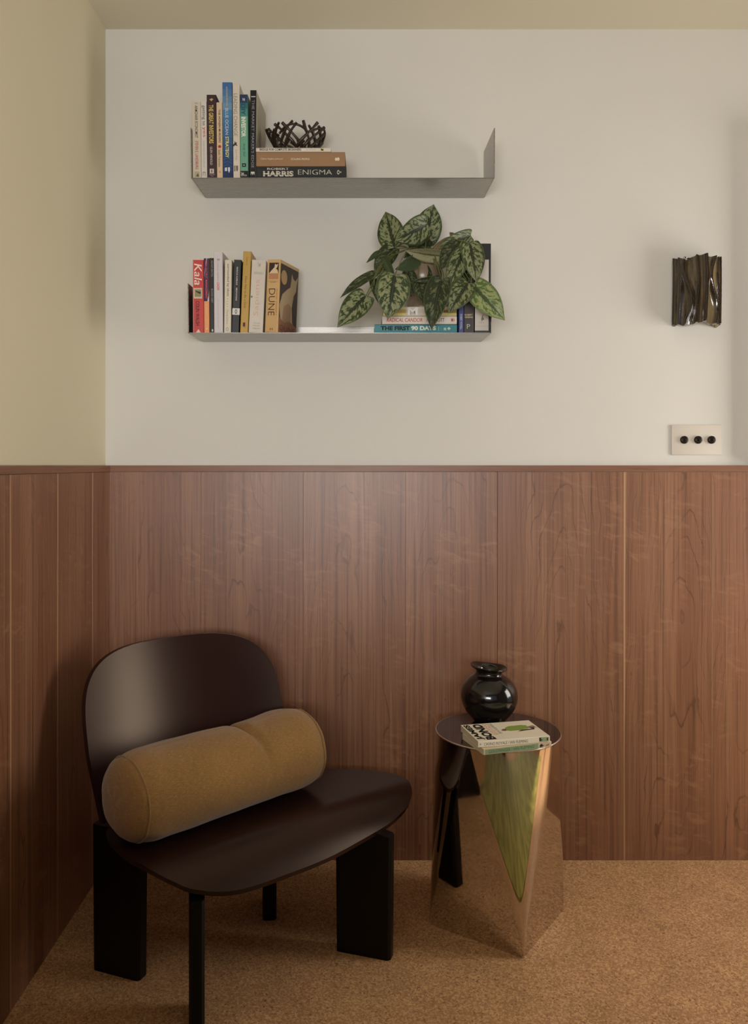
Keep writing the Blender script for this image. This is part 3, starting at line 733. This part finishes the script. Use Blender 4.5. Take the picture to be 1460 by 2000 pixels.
# ------------------------------------------------------------------ potted plant
DP = 2.29
pz = (ML @ Vector((0, -.12, zS+tA+tB+tC+.0012))).z
pcx = wx(824, DP)
pl = thing('potted_plant', 'satin pothos with silver-mottled heart leaves in a taupe pot on the lower shelf', 'plant', (pcx, -(D0-DP), pz))
prof = [(.0, 0), (.040, 0), (.043, .002), (.042, .008), (.036, .020), (.033, .032), (.036, .046), (.046, .062), (.054, .082), (.056, .100), (.052, .118), (.044, .130), (.040, .136), (.043, .142), (.045, .146), (.042, .146), (.038, .138), (.040, .125), (.046, .105), (.0, .104)]
k = len(prof)
lathe('pot', prof[:17]+[(.041, .128)], 40, POTM, pl, .01)
mk('soil', [(.0405*math.cos(a*PI/12), .0405*math.sin(a*PI/12), .126) for a in range(24)]+[(0, 0, .131)], [(a, (a+1) % 24, 24) for a in range(24)], SOIL, pl, True)
plw = Matrix.Translation(pl.location)
def leaf(px0, py0, px1, py1, wpx, d0, d1, roll=0, fold=.25, curl=.12, m=None, side=0, lobe=1.0):
    """leaf from its base (px0,py0 at distance d0) to its tip; crop coordinates"""
    def W3(px, py, d):
        X = 650+px/4.171; Y = 390+py/4.171
        return Vector((wx(X, d), d-D0, wz(Y, d)))
    b = W3(px0, py0, d0)-pl.location; t = W3(px1, py1, d1)-pl.location
    ax = (t-b); L = ax.length; ax.normalize()
    tocam = (camo.location-(b+t)/2-pl.location).normalized()
    n_ = (tocam-ax*tocam.dot(ax)).normalized(); n_ = Matrix.Rotation(math.radians(roll), 3, ax) @ n_
    sd = n_.cross(ax).normalized()
    hw = wpx/4.171*(d0+d1)/2/F/2
    nu, nv = 15, 19
    tmax = .36
    mx = (tmax**.52)*((1-tmax)**.92)
    vs = []; uv = []
    rs = random.random()*20
    for j in range(nv):
        t_ = j/(nv-1)
        wv = (t_**.52)*((1-t_)**.92)/mx
        if t_ > .8: wv *= 1-.25*(t_-.8)/.2
        for i in range(nu):
            s = i/(nu-1)*2-1
            back = -.17*lobe*abs(s)**1.3*max(0, (1-t_*2.4))**1.0*min(1, t_*12)
            ruff = .02*L*noise.noise(Vector((s*1.5+rs, t_*2.5, rs)))*1.5
            h = fold*hw*wv*abs(s)**1.3 - curl*L*((t_-.15)**2)*1.5 + ruff*abs(s) + side*hw*s*wv
            vs.append(b+ax*L*(t_*1.0+back+ .03)+sd*hw*wv*s+n_*h)
            uv.append((i/(nu-1), t_))
    fs = [(j*nu+i, j*nu+i+1, (j+1)*nu+i+1, (j+1)*nu+i) for j in range(nv-1) for i in range(nu-1)]
    o = mk('leaf', vs, fs, m or LEAF, pl, True, uv)
    so = o.modifiers.new('thickness', 'SOLIDIFY'); so.thickness = .0007; so.offset = -1
    # petiole
    a = random.uniform(0, 2*PI); rr = .024
    dirp = Vector((b.x, b.y, 0)); 
    if dirp.length > .001: dirp.normalize()
    s0 = Vector((dirp.x*.022, dirp.y*.022, .128)) 
    lip = Vector((dirp.x*.036, dirp.y*.036, .165 if b.z < .17 else .155))
    if b.z > .17: mid = s0.lerp(b, .5)+Vector((0, 0, .01))
    else: mid = Vector((dirp.x*max(.058, math.hypot(b.x, b.y)*.6), dirp.y*max(.058, math.hypot(b.x, b.y)*.6), max(b.z, .12)+.02))
    pts = [s0, lip, mid, b+ax*.004-n_*.001] if b.z <= .17 else [s0, mid, b+ax*.004-n_*.001]
    tube('petiole', pts, .0013, STEM, pl, 6, 14)
    return o
# upper group
leaf(505, 400, 425, 100, 225, 2.24, 2.27, -12, .18, .05, LEAF, lobe=.5)
leaf(735, 360, 822, 42, 230, 2.30, 2.30, 8, .2, .05, LEAF)
leaf(775, 195, 528, 330, 235, 2.22, 2.19, -20, .22, .10, LEAF)
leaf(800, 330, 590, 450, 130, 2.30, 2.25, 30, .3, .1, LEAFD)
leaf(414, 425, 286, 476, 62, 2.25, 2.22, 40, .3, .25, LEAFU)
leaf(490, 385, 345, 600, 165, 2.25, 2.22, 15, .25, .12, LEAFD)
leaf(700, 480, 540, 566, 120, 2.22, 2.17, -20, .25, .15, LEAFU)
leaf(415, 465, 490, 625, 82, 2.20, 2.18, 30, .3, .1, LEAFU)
leaf(895, 458, 603, 432, 125, 2.21, 2.18, -25, .35, .12, LEAFS)
leaf(1130, 290, 900, 375, 140, 2.25, 2.20, -12, .25, .18, LEAF)
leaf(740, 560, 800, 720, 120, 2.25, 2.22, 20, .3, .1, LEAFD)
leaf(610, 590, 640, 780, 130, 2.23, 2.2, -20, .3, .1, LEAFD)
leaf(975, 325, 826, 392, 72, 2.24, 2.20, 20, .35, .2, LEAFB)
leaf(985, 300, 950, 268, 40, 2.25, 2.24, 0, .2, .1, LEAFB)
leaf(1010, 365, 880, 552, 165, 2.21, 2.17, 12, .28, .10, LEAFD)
leaf(1075, 410, 935, 705, 172, 2.19, 2.16, 15, .3, .10, LEAF)
leaf(1112, 345, 1175, 648, 195, 2.175, 2.14, -18, .22, .10, LEAF)
leaf(1130, 690, 1385, 958, 225, 2.16, 2.12, -8, .22, .12, LEAFL)
leaf(1105, 672, 950, 900, 195, 2.16, 2.13, 10, .28, .10, LEAF)
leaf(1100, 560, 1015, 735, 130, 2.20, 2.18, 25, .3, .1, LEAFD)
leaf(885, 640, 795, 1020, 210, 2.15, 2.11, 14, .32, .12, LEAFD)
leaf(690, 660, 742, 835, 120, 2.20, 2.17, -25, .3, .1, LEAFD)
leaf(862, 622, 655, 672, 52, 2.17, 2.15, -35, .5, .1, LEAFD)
# lower left group
leaf(505, 600, 455, 948, 285, 2.13, 2.10, -6, .16, .10, LEAF)
leaf(345, 640, 425, 872, 165, 2.20, 2.16, -30, .25, .12, LEAFD)
leaf(275, 775, 55, 1006, 215, 2.16, 2.11, 10, .22, .14, LEAF)
leaf(345, 605, 80, 738, 92, 2.19, 2.13, 35, .35, .2, LEAFD)
# trailing stems
def P3(px, py, d): return Vector((wx(650+px/4.171, d), d-D0, wz(390+py/4.171, d)))-pl.location
tube('trailing_stem', [(-.02, -.005, .13), (-.04, -.02, .165), P3(420, 500, 2.21), P3(345, 610, 2.18), P3(330, 700, 2.17), P3(285, 780, 2.165)], .0017, STEM, pl, 6, 26)
tube('trailing_stem', [(.02, -.005, .13), (.04, -.02, .165), P3(1045, 430, 2.20), P3(1120, 560, 2.18), P3(1125, 690, 2.165)], .0017, STEM, pl, 6, 24)
tube('trailing_stem', [(.0, -.01, .13), (.0, -.05, .165), P3(880, 560, 2.19), P3(905, 650, 2.165)], .0016, STEM, pl, 6, 20)

# ------------------------------------------------------------------ wall lamp
sc = thing('wall_lamp', 'dark glazed ceramic wall sconce with wavy folds above the switch plate', 'lamp', (.965, 0, 1.6605))
Hs = .0965
ridges = [(.16, .04, 18, .6, .10, .008), (.55, .06, 26, 1.2, .09, .009), (.92, .17, 31, 2.6, .085, .014), (1.30, .06, 30, .9, .05, .005), (1.60, .05, 16, 1.0, .10, .015), (1.98, .15, 33, 3.5, .095, .015), (2.34, .07, 30, 3.2, .05, .009), (2.62, .07, 26, .4, .07, .010), (2.94, .05, 22, 2.0, .07, .008)]
attr = []
def scf(a, b, inner=False):
    th = PI-a*PI; z = -Hs+2*Hs*b
    r = 0; rd = 0
    tt = a*PI
    for c, am, kf, ph, w2, hh in ridges:
        e = math.exp(-((tt-c-am*math.sin(kf*z+ph))/w2)**2); r += hh*e; rd = max(rd, e)
    if not inner: attr.append(rd)
    rx, ry = .063, .066
    if inner: r = -.006
    zz = z + (.003*math.sin(tt*5+.6)+.0035*rd-.002 if (b > .98 or b < .02) else 0)
    return Vector(((rx+r)*math.cos(th), -(ry+r)*math.sin(th)-.0008, zz))
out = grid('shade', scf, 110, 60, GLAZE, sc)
at_ = out.data.attributes.new('ridge', 'FLOAT', 'POINT')
for i, v in enumerate(attr): at_.data[i].value = v
out2 = grid('shade_lining', lambda a, b: scf(1-a, b, True), 60, 12, GLAZE, sc)
# bottom and top lips joining the two skins
for nm, b in (('lower_lip', 0), ('upper_lip', 1)):
    vs = []; n = 60
    for i in range(n+1): vs.append(scf(i/n, b)); vs.append(scf(i/n, b, True))
    mk(nm, vs, [(2*i, 2*i+1, 2*i+3, 2*i+2) for i in range(n)], GLAZE, sc, True)

# ------------------------------------------------------------------ switch plate
sp = thing('light_switch', 'pale three-gang switch plate with round dark knobs below the sconce', 'switch', (wx(1358.3, D0), 0, wz(859.3, D0)))
box('faceplate', -.0735, .0735, -.0055, -.0003, -.044, .044, PLATE, sp, .0015, 2)
for xx in (-.0378, .003, .0423):
    kb = lathe('knob', [(0, 0), (.0112, 0), (.0115, .001), (.0115, .006), (.0105, .0078), (.006, .0085), (.0045, .008), (.0035, .0095), (.0028, .016), (0, .0165)], 28, KNOB, sp)
    kb.rotation_euler = (PI/2, 0, 0); kb.location = (xx, -.0055, 0)

# ------------------------------------------------------------------ side table: square foot to round top
tc_ = Vector((wx(971.5, 2.094), 2.094-D0)); ZT = .480
tb = thing('side_table', 'mirror-polished steel side table with square foot and round top', 'table', (tc_.x, tc_.y, 0))
ang0 = math.radians(-90-34.5-0)       # outward normal of the left-front face
hs_, rt = .125, .158
ZB = ZT-.004
T0 = .05
def sect(t):      # half side and corner radius of the rounded-square section at height fraction t
    h = hs_+(rt-hs_)*t
    q = max(0, (t-T0)/(1-T0))
    if t <= T0: return h, 0.0
    hf = (hs_+(rt-hs_)*T0)*(1-q)
    return h, h-hf
vs = []; fs = []; nrm = []
def patch(P, nu, nv):
    """smooth patch with its exact normals, pointing away from the axis"""
    b0 = len(vs); e = 1e-4
    for j in range(nv):
        for i in range(nu):
            u, v = i/(nu-1), j/(nv-1)
            p = P(u, v); vs.append(p)
            u0, u1 = max(0, u-e), min(1, u+e); v0, v1 = max(0, v-e), min(1, v+e)
            um = min(max(u, .002), .998); vm = min(max(v, .004), .9999)
            n_ = (P(min(1, um+e), vm)-P(um-e, vm)).cross(P(um, min(1, vm+e))-P(um, vm-e)).normalized()
            if n_.dot(Vector((p.x, p.y, 0))) < 0: n_ = -n_
            nrm.append(n_)
    for j in range(nv-1):
        for i in range(nu-1): fs.append((b0+j*nu+i, b0+j*nu+i+1, b0+(j+1)*nu+i+1, b0+(j+1)*nu+i))
for q in range(4):
    a = ang0+q*PI/2; ex = Vector((math.cos(a), math.sin(a), 0)); ey = Vector((-math.sin(a), math.cos(a), 0))
    def flat(u, v, ex=ex, ey=ey):
        h, rc = sect(v*.9995); return ex*h+ey*(2*u-1)*(h-rc)+Vector((0, 0, ZB*v*.9995))
    def arc(u, v, ex=ex, ey=ey):
        t = T0+(1-T0)*v; h, rc = sect(t); return (ex+ey)*(h-rc)+ex*rc*math.cos(u*PI/2)+ey*rc*math.sin(u*PI/2)+Vector((0, 0, ZB*t))
    patch(flat, 5, 60); patch(arc, 40, 50)
tbl = mk('body', vs, fs, STEEL, tb, True)
for p in tbl.data.polygons:
    c = sum((nrm[v] for v in p.vertices), Vector())
    if p.normal.dot(c) < 0: p.flip()
tbl.data.normals_split_custom_set_from_vertices([tuple(v) for v in nrm])
tp = lathe('tabletop', [(0, ZT-.003), (rt-.002, ZT-.003), (rt-.002, ZT), (0, ZT)], 96, STEELD, tb); tp.data.set_sharp_from_angle(angle=.5)
rm = lathe('rim', [(rt-.0018, ZT-.004), (rt-.0004, ZT-.004), (rt+.0006, ZT-.0034), (rt+.0010, ZT-.0018), (rt+.0006, ZT-.0006), (rt-.0003, ZT+.0002), (rt-.0018, ZT+.0002)], 96, RIM, tb)

# ------------------------------------------------------------------ vase
vz = ZT+.0004
vd = 2.165
va = thing('vase', 'round glossy black ceramic vase with a flared lip standing on the side table', 'vase', (wx(954.5, vd), vd-D0, vz))
S = .0755
vp = [(0, .002), (.030, .001), (.037, 0), (.041, .002), (.048, .010), (.060, .024), (.070, .042), (S-.0003, .062), (S-.001, .076), (.070, .092), (.060, .106), (.049, .116), (.038, .1225), (.0345, .127), (.034, .132), (.037, .137), (.0435, .141), (.046, .1435), (.0455, .1455), (.043, .1455), (.036, .141), (.029, .134), (.027, .122), (.030, .11), (0, .108)]
def vprof(n):
    P_ = spline([(a, 0, b) for a, b in vp], n); return [(max(0, p.x), p.z) for p in P_]
def vt(p):
    k_ = max(0, (p.z-.11)/.035)
    th = math.atan2(p.y, p.x)
    p = p.copy(); p.z -= k_*p.x*.11; p.x *= 1+.05*k_*abs(math.cos(th)); p.z += k_*.0015*math.sin(th*3)
    return p
lathe('body', vprof(60), 64, VASE, va, .035, 3, vt)

# ------------------------------------------------------------------ paperbacks on the table
def flatbook(label, x, y, z, L, wd, t, yaw, cover, spine, deco, topd):
    """lying book; its spine is on the near long side"""
    m = Matrix.Translation((x, y, z)) @ Matrix.Rotation(yaw, 4, 'Z') @ Matrix.Translation((L, 0, 0)) @ Matrix.Rotation(-PI/2, 4, 'Y')
    r = book(label, m, t, wd, L, cover, deco, group='paperbacks on the side table')
    # decoration of the upper board: book x = t, board coords (along L from left, depth)
    lay = 0
    for d in topd:
        lay += 1; xx = t+.00012+.00005*lay
        if d[0] == 'P': mk('printed_patch', [(xx, b*wd, L*(1-a)) for a, b in d[1]], [tuple(range(len(d[1])))], ink(d[2]), r)
        else:
            _, s, a0, a1, b0, b1, c, bold = d     # text: lines run from far to near, letter tops to the left... see below
            place_text(s, (xx, b0*wd, L*(1-a1)), (0, 1, 0), (0, 0, 1), (b1-b0)*wd, (a1-a0)*L, c, r, bold)
    return r
t_b = .0135; t_t = .0145
flatbook('green-spined paperback thriller lying under the white one on the side table', .2735, -.5005, ZT+.0004, .179, .118, t_b, math.radians(18), (214, 192, 160), None, [
    ('r', .02, .80, .10, .94, (138, 160, 122)), ('t', 'GOLDFINGER / IAN FLEMING', .07, .74, .24, .74, (74, 92, 70), .0),
    ('p', [(.2,.83),(.5,.82),(.8,.84),(.7,.87),(.5,.86),(.6,.90),(.3,.87)], (50, 40, 34)), ('p', [(.3,.9),(.6,.92),(.7,.97),(.3,.96)], (160, 130, 100))], [])
flatbook('white paperback thriller with bold black title, upper of the pair on the side table', .2620, -.4895, ZT+.0008+t_b, .181, .124, t_t, math.radians(12.5), (238, 228, 206), None, [
    ('t', 'CASINO ROYALE / IAN FLEMING', .08, .69, .22, .70, (96, 90, 80), .0), ('e', .02, .045, .35, .65, (190, 176, 150)),
    ('r', .85, .985, .15, .9, (150, 166, 124)), ('p', [(.3,.85),(.8,.85),(.85,.88),(.5,.87),(.6,.90),(.3,.88)], (44, 38, 32)), ('e', .955, .975, .3, .75, (40, 36, 30))], [
    ('T', 'JAMES', .02, .125, .08, .97, (24, 21, 20), .05), ('T', 'BOND', .14, .275, .05, .97, (24, 21, 20), .05),
    ('T', 'CASINO', .29, .325, .30, .96, (226, 158, 140), .0), ('T', 'ROYALE', .335, .37, .30, .96, (226, 158, 140), .0), ('T', 'IAN FLEMING', .385, .43, .34, .96, (150, 160, 138), .0),
    ('P', [(.52,.55),(.56,.66),(.62,.72),(.80,.74),(.87,.70),(.86,.52),(.74,.46),(.58,.44),(.54,.48)], (138, 156, 72)),
    ('P', [(.46,.50),(.50,.46),(.54,.50),(.53,.58),(.49,.57)], (120, 78, 54)),
    ('P', [(.66,.38),(.76,.40),(.92,.44),(.95,.56),(.86,.60),(.90,.48),(.74,.46)], (64, 46, 34)),
    ('P', [(.86,.62),(.94,.60),(.98,.50),(.96,.66)], (130, 92, 68))])

# ------------------------------------------------------------------ lounge chair
O = Vector((-.297, 1.902-D0, 0)); al = math.radians(39)
U = Vector((math.cos(al), math.sin(al), 0)); Fv = Vector((math.sin(al), -math.cos(al), 0))
ch = thing('lounge_chair', 'low dark aubergine lounge chair with curved plywood shells and slab legs in the corner', 'chair', (O.x, O.y, 0))
def CL(u, f, z): return U*u+Fv*f+Vector((0, 0, z))
SEAT_T = .013
def seat_z(u, f):
    z = .353+.06*f
    if f > .10: z -= 7.5*(f-.10)**2
    z -= .06*max(0, u-.03)**2
    return z
RIM_UF = [(.34,-.114),(.398,-.053),(.436,.004),(.447,.045),(.443,.087),(.43,.118),(.415,.141),(.397,.157),(.375,.168),(.341,.178),(.292,.187),(.209,.195),(.129,.201),(.06,.203),(-.003,.203),(-.051,.203),(-.093,.202),(-.122,.200),(-.147,.197),(-.174,.192),(-.196,.186),(-.22,.178),(-.239,.166),(-.261,.149),(-.279,.125),(-.290,.09),(-.293,.035),(-.290,-.022),(-.285,-.07),(-.265,-.115),(-.22,-.15),(-.14,-.178),(0,-.188),(.12,-.182),(.21,-.172),(.285,-.150)]
def closed_spline(pts, n):
    """evenly spaced points on a closed Catmull-Rom curve"""
    m_ = len(pts); dense = []
    for i in range(m_):
        a, b, c, d = [Vector(pts[(i+q) % m_]+(0,)) for q in (-1, 0, 1, 2)]
        for k_ in range(12):
            t = k_/12; dense.append(.5*((2*b)+(c-a)*t+(2*a-5*b+4*c-d)*t*t+(3*b-a-3*c+d)*t**3))
    L_ = [0]
    for i in range(len(dense)): L_.append(L_[-1]+(dense[(i+1) % len(dense)]-dense[i]).length)
    out_ = []; j = 0
    for k_ in range(n):
        t = L_[-1]*k_/n
        while L_[j+1] < t: j += 1
        q = (t-L_[j])/(L_[j+1]-L_[j]); out_.append(dense[j].lerp(dense[(j+1) % len(dense)], q))
    return out_
RIMP = closed_spline(RIM_UF, 120)
def seat_pt(a, b, under=False):
    p = RIMP[round(a*120) % 120]; k_ = b**.8 if b < 1 else 1
    if under: k_ *= .99
    u = .07+(p.x-.07)*k_; f = .01+(p.y-.01)*k_
    return CL(u, f, seat_z(u, f)-(SEAT_T if under else 0))
NU, NV = 120, 24
vs = []; fs = []
for und in (False, True):
    for j in range(NV+1):
        for i in range(NU): vs.append(seat_pt(i/NU, .0005+.9995*j/NV, und))
B0 = (NV+1)*NU
for j in range(NV):
    for i in range(NU):
        i2 = (i+1) % NU
        fs.append((j*NU+i, j*NU+i2, (j+1)*NU+i2, (j+1)*NU+i)); fs.append((B0+j*NU+i, B0+(j+1)*NU+i, B0+(j+1)*NU+i2, B0+j*NU+i2))
for i in range(NU):
    i2 = (i+1) % NU; fs.append((NV*NU+i, B0+NV*NU+i, B0+NV*NU+i2, NV*NU+i2))
seat = mk('seat', vs, fs, LACQ, ch, True)
bm = bmesh.new(); bm.from_mesh(seat.data); bmesh.ops.recalc_face_normals(bm, faces=bm.faces); bm.to_mesh(seat.data); bm.free(); seat.data.set_sharp_from_angle(angle=math.radians(40))
# backrest shell
def back_pt(a, b, off=0):
    """a across -1..1, b up 0..1"""
    H0, H1 = .345, .708
    # outline: superelliptic top
    zt = H0+(H1-H0)*b
    if b > .43:
        q = (b-.43)/.57; wv = (1-q**3.6)**(1/3.6) if q < 1 else 0
    else: wv = 1
    hw = (.246+.018*min(1, b/.4))*wv
    u = a*hw
    z = zt
    lean = .155*b
    f = -.200-lean*.75 + .85*(u**2)
    ns = Vector((-2*.85*u, 1, 0)); ns.normalize()
    return CL(u+ns.x*off-.016, f+ns.y*off, z)
NA, NB = 60, 44
vs = []; fs = []
for off in (0, -.0115):
    for j in range(NB+1):
        b = 1-(1-j/NB)**1.6 if True else j/NB
        for i in range(NA+1): vs.append(back_pt(i/NA*2-1, min(b, .9999), off))
B0 = (NB+1)*(NA+1); n1 = NA+1
for j in range(NB):
    for i in range(NA):
        q = (j*n1+i, j*n1+i+1, (j+1)*n1+i+1, (j+1)*n1+i); fs.append(tuple(reversed(q))); fs.append(tuple(B0+k_ for k_ in q))
for j in range(NB):
    for i in (0, NA):
        q = (j*n1+i, (j+1)*n1+i, B0+(j+1)*n1+i, B0+j*n1+i); fs.append(q if i == NA else tuple(reversed(q)))
for i in range(NA):
    for j in (0, NB):
        q = (j*n1+i, j*n1+i+1, B0+j*n1+i+1, B0+j*n1+i); fs.append(q if j == 0 else tuple(reversed(q)))
bk = mk('backrest', vs, fs, LACQ, ch, True)
bm = bmesh.new(); bm.from_mesh(bk.data); bmesh.ops.remove_doubles(bm, verts=bm.verts, dist=.0002); bmesh.ops.recalc_face_normals(bm, faces=bm.faces); bm.to_mesh(bk.data); bm.free()
for p in bk.data.polygons: p.use_smooth = True
bk.data.set_sharp_from_angle(angle=math.radians(40))
# slab legs: plan position (world x, distance), direction of the broad side, width, thickness, height
def slab(cx_, dist, dirx, diry, wd, th, z1, top_w=None, name='leg', z2=None):
    c = Vector((cx_-O.x, dist-D0-O.y, 0)); d = Vector((dirx, diry, 0)).normalized(); n_ = Vector((-d.y, d.x, 0))
    tw = top_w or wd; vs = []
    ch_ = .006
    for z, w2, k_ in ((0, wd, 1), (z1, tw, 1)):
        h = w2/2; q = th/2
        for a, b in ((-h, -q+ch_*.4), (-h+ch_, -q), (h-ch_, -q), (h, -q+ch_), (h, q-ch_), (h-ch_, q), (-h+ch_, q), (-h, q-ch_*.4)):
            vs.append(c+d*a+n_*b+Vector((0, 0, z if z == 0 or z2 is None else z1+(z2-z1)*(a+h)/(2*h))))
    n = 8; fs = [tuple(reversed(range(n))), tuple(range(n, 2*n))]+[(i, (i+1) % n, (i+1) % n+n, i+n) for i in range(n)]
    return mk(name, vs, fs, LACQL, ch)
slab(-.561, 1.871, .936, -.352, .124, .034, .334, .130)      # rear leg by the left wall
slab(-.003, 1.944, .953, -.303, .132, .032, .318, .138, z2=.286)      # front leg nearest the table
slab(-.352, 1.700, .21, -.978, .115, .031, .335, .130, z2=.283)      # front leg cut by the lower edge
slab(-.252, 2.135, .118, -.993, .110, .035, .334, .130)      # rear leg behind
# frame rails under the seat, chamfered ends
def rail(u0, f0, u1, f1, z0, z1, th):
    a = CL(u0, f0, 0); b = CL(u1, f1, 0); d = (b-a).normalized(); n_ = Vector((-d.y, d.x, 0)); c = .05
    pr = [(0, z1), ((b-a).length, z1), ((b-a).length, z1-.02), ((b-a).length-c, z0), (c, z0), (0, z1-.02)]
    vs = [a+d*x+n_*s*th/2+Vector((0, 0, z)) for s in (-1, 1) for x, z in pr]; n = len(pr)
    return mk('seat_rail', vs, [tuple(reversed(range(n))), tuple(range(n, 2*n))]+[(i, (i+1) % n, (i+1) % n+n, i+n) for i in range(n)], LACQL, ch)
rail(-.24, -.13, -.19, .08, .285, .332, .03)
rail(.17, -.14, .23, .08, .285, .332, .03)
rail(-.20, .07, .25, .07, .290, .336, .03)
rail(-.23, -.12, .17, -.12, .290, .33, .03)
# back supports: uprights behind the shell
for uu in (-.15, .15):
    f0 = -.200+.85*uu*uu
    tube('back_support', [CL(uu-.02, f0+.04, .320), CL(uu-.02, f0-.030, .37), CL(uu-.02, f0-.030-.048, .50)], .011, LACQL, ch, 10, 12)

# ------------------------------------------------------------------ bolster
bo = thing('bolster_cushion', 'mustard linen bolster cushion lying across the chair seat', 'cushion')
pL = Vector((-.508, 1.742-D0, 0)); pR = Vector((-.168, 2.082-D0, 0))
R0 = .1025
cz = .441
A0 = Vector((pL.x, pL.y, cz)); A1 = Vector((pR.x, pR.y, cz-.001)); ax = (A1-A0).normalized(); LB = (A1-A0).length
mid_ = (A0+A1)/2; bo.location = (mid_.x, mid_.y, mid_.z)
e1 = Vector((0, 0, 1)); e1 = (e1-ax*e1.dot(ax)).normalized(); e2 = ax.cross(e1)      # e2 towards...
def bol(t, th, r0):
    """t along -.5...5, th around"""
    c, s = math.cos(th), math.sin(th)
    p = Vector((c*1.3, s*1.3, t*3.2))
    r = r0*(1+.035*noise.noise(p)+.014*noise.noise(p*3.1))
    # gentle waist and a crease off centre on the upper front side
    r *= 1-.020*math.exp(-((t-.12)/.11)**2)+.02*math.exp(-((t-.36)/.10)**2)
    cr = math.exp(-((t-.11-.035*s)/.022)**2)*max(0, c*.75+.25)**1.5
    r -= .013*cr*r0/R0
    # puckers near the end seams
    e = max(0, abs(t)-.38)/.12
    r *= 1+.012*e*math.sin(th*9+t*4)*math.sin(th*2.3+1)
    v = ax*(t*LB)+e1*(r*c)+e2*(r*s)
    if c < -.55: v -= e1*(r*(c+.55))*.35*(1 if r0 > .05 else r0/.05)
    return v
def bend(a):   # radius towards the ends
    t = abs(a)
    return R0*(1-.10*max(0, (t-.40)/.10)**2.2)
body = grid('cushion_cover', lambda a, b: bol((b-.5), a*2*PI, bend(b-.5)), 96, 90, LINEN, bo, wrapu=True, uv=lambda a, b: (a*.62, b*.53))
for sgn in (-1, 1):
    RE = bend(.5)
    def cap_(a, b, sgn=sgn, RE=RE):
        q = b*PI/2; r = RE*math.cos(q)**.8 if b < 1 else 0.0001
        p = bol(.5*sgn, a*2*PI*sgn, RE)
        cen = ax*(.5*LB*sgn)
        rad = (p-cen)
        wr = 1+.02*math.sin(a*2*PI*7)*math.sin(b*6)
        return cen+rad*(r/RE)+ax*sgn*.030*math.sin(q)*wr
    grid('end_panel', cap_, 96, 16, LINEN, bo, wrapu=True, uv=lambda a, b: (.1*(1-b)*math.cos(a*2*PI), .1*(1-b)*math.sin(a*2*PI)))
    ring = [bol(.5*sgn, k_/48*2*PI, RE+.0012) for k_ in range(49)]
    tube('seam_piping', ring, .0022, LINEN, bo, 6, 97)

# ------------------------------------------------------------------ olive rug (seen in the steel table) and unseen light blockers added nearby
rg = box('area_rug', -.36, 1.8, -2.12, -.79, .0, .012, OLIVE, None, .004, 2); rg['label'] = 'olive green wool rug just below the lower edge of the view'; rg['category'] = 'rug'
sb = thing('rear_light_blocker', 'dark box added unseen below and behind the viewer to block rear light', 'rear_light_blocker', (-.74, -2.42, 0))  # added, unseen: stops the rear window light from reaching the low left
WAL = mat('dark_walnut', lin(58, 38, 28), .5, 0, .4, .1, 200, .15, 9)
box('body', 0, 1.20, -.2, .24, .06, .925, WAL, sb, .003)
for xx in (.01, .41, .81): box('door', xx, xx+.38, .241, .258, .08, .905, WAL, sb, .002)
box('plinth', .02, 1.18, -.18, .22, 0, .0595, LACQL, sb)

tc2 = thing('side_light_blocker', 'low dark box added unseen by the left wall to keep light off the floor', 'cabinet', (-.745, -1.9, 0))  # added, unseen: shades the floor and boards at the left
box('body', 0, .33, -.24, .24, .05, .72, WAL, tc2, .003)
box('door', .331, .347, -.235, .235, .07, .70, WAL, tc2, .002)
box('plinth', .02, .31, -.22, .22, 0, .0495, LACQL, tc2)
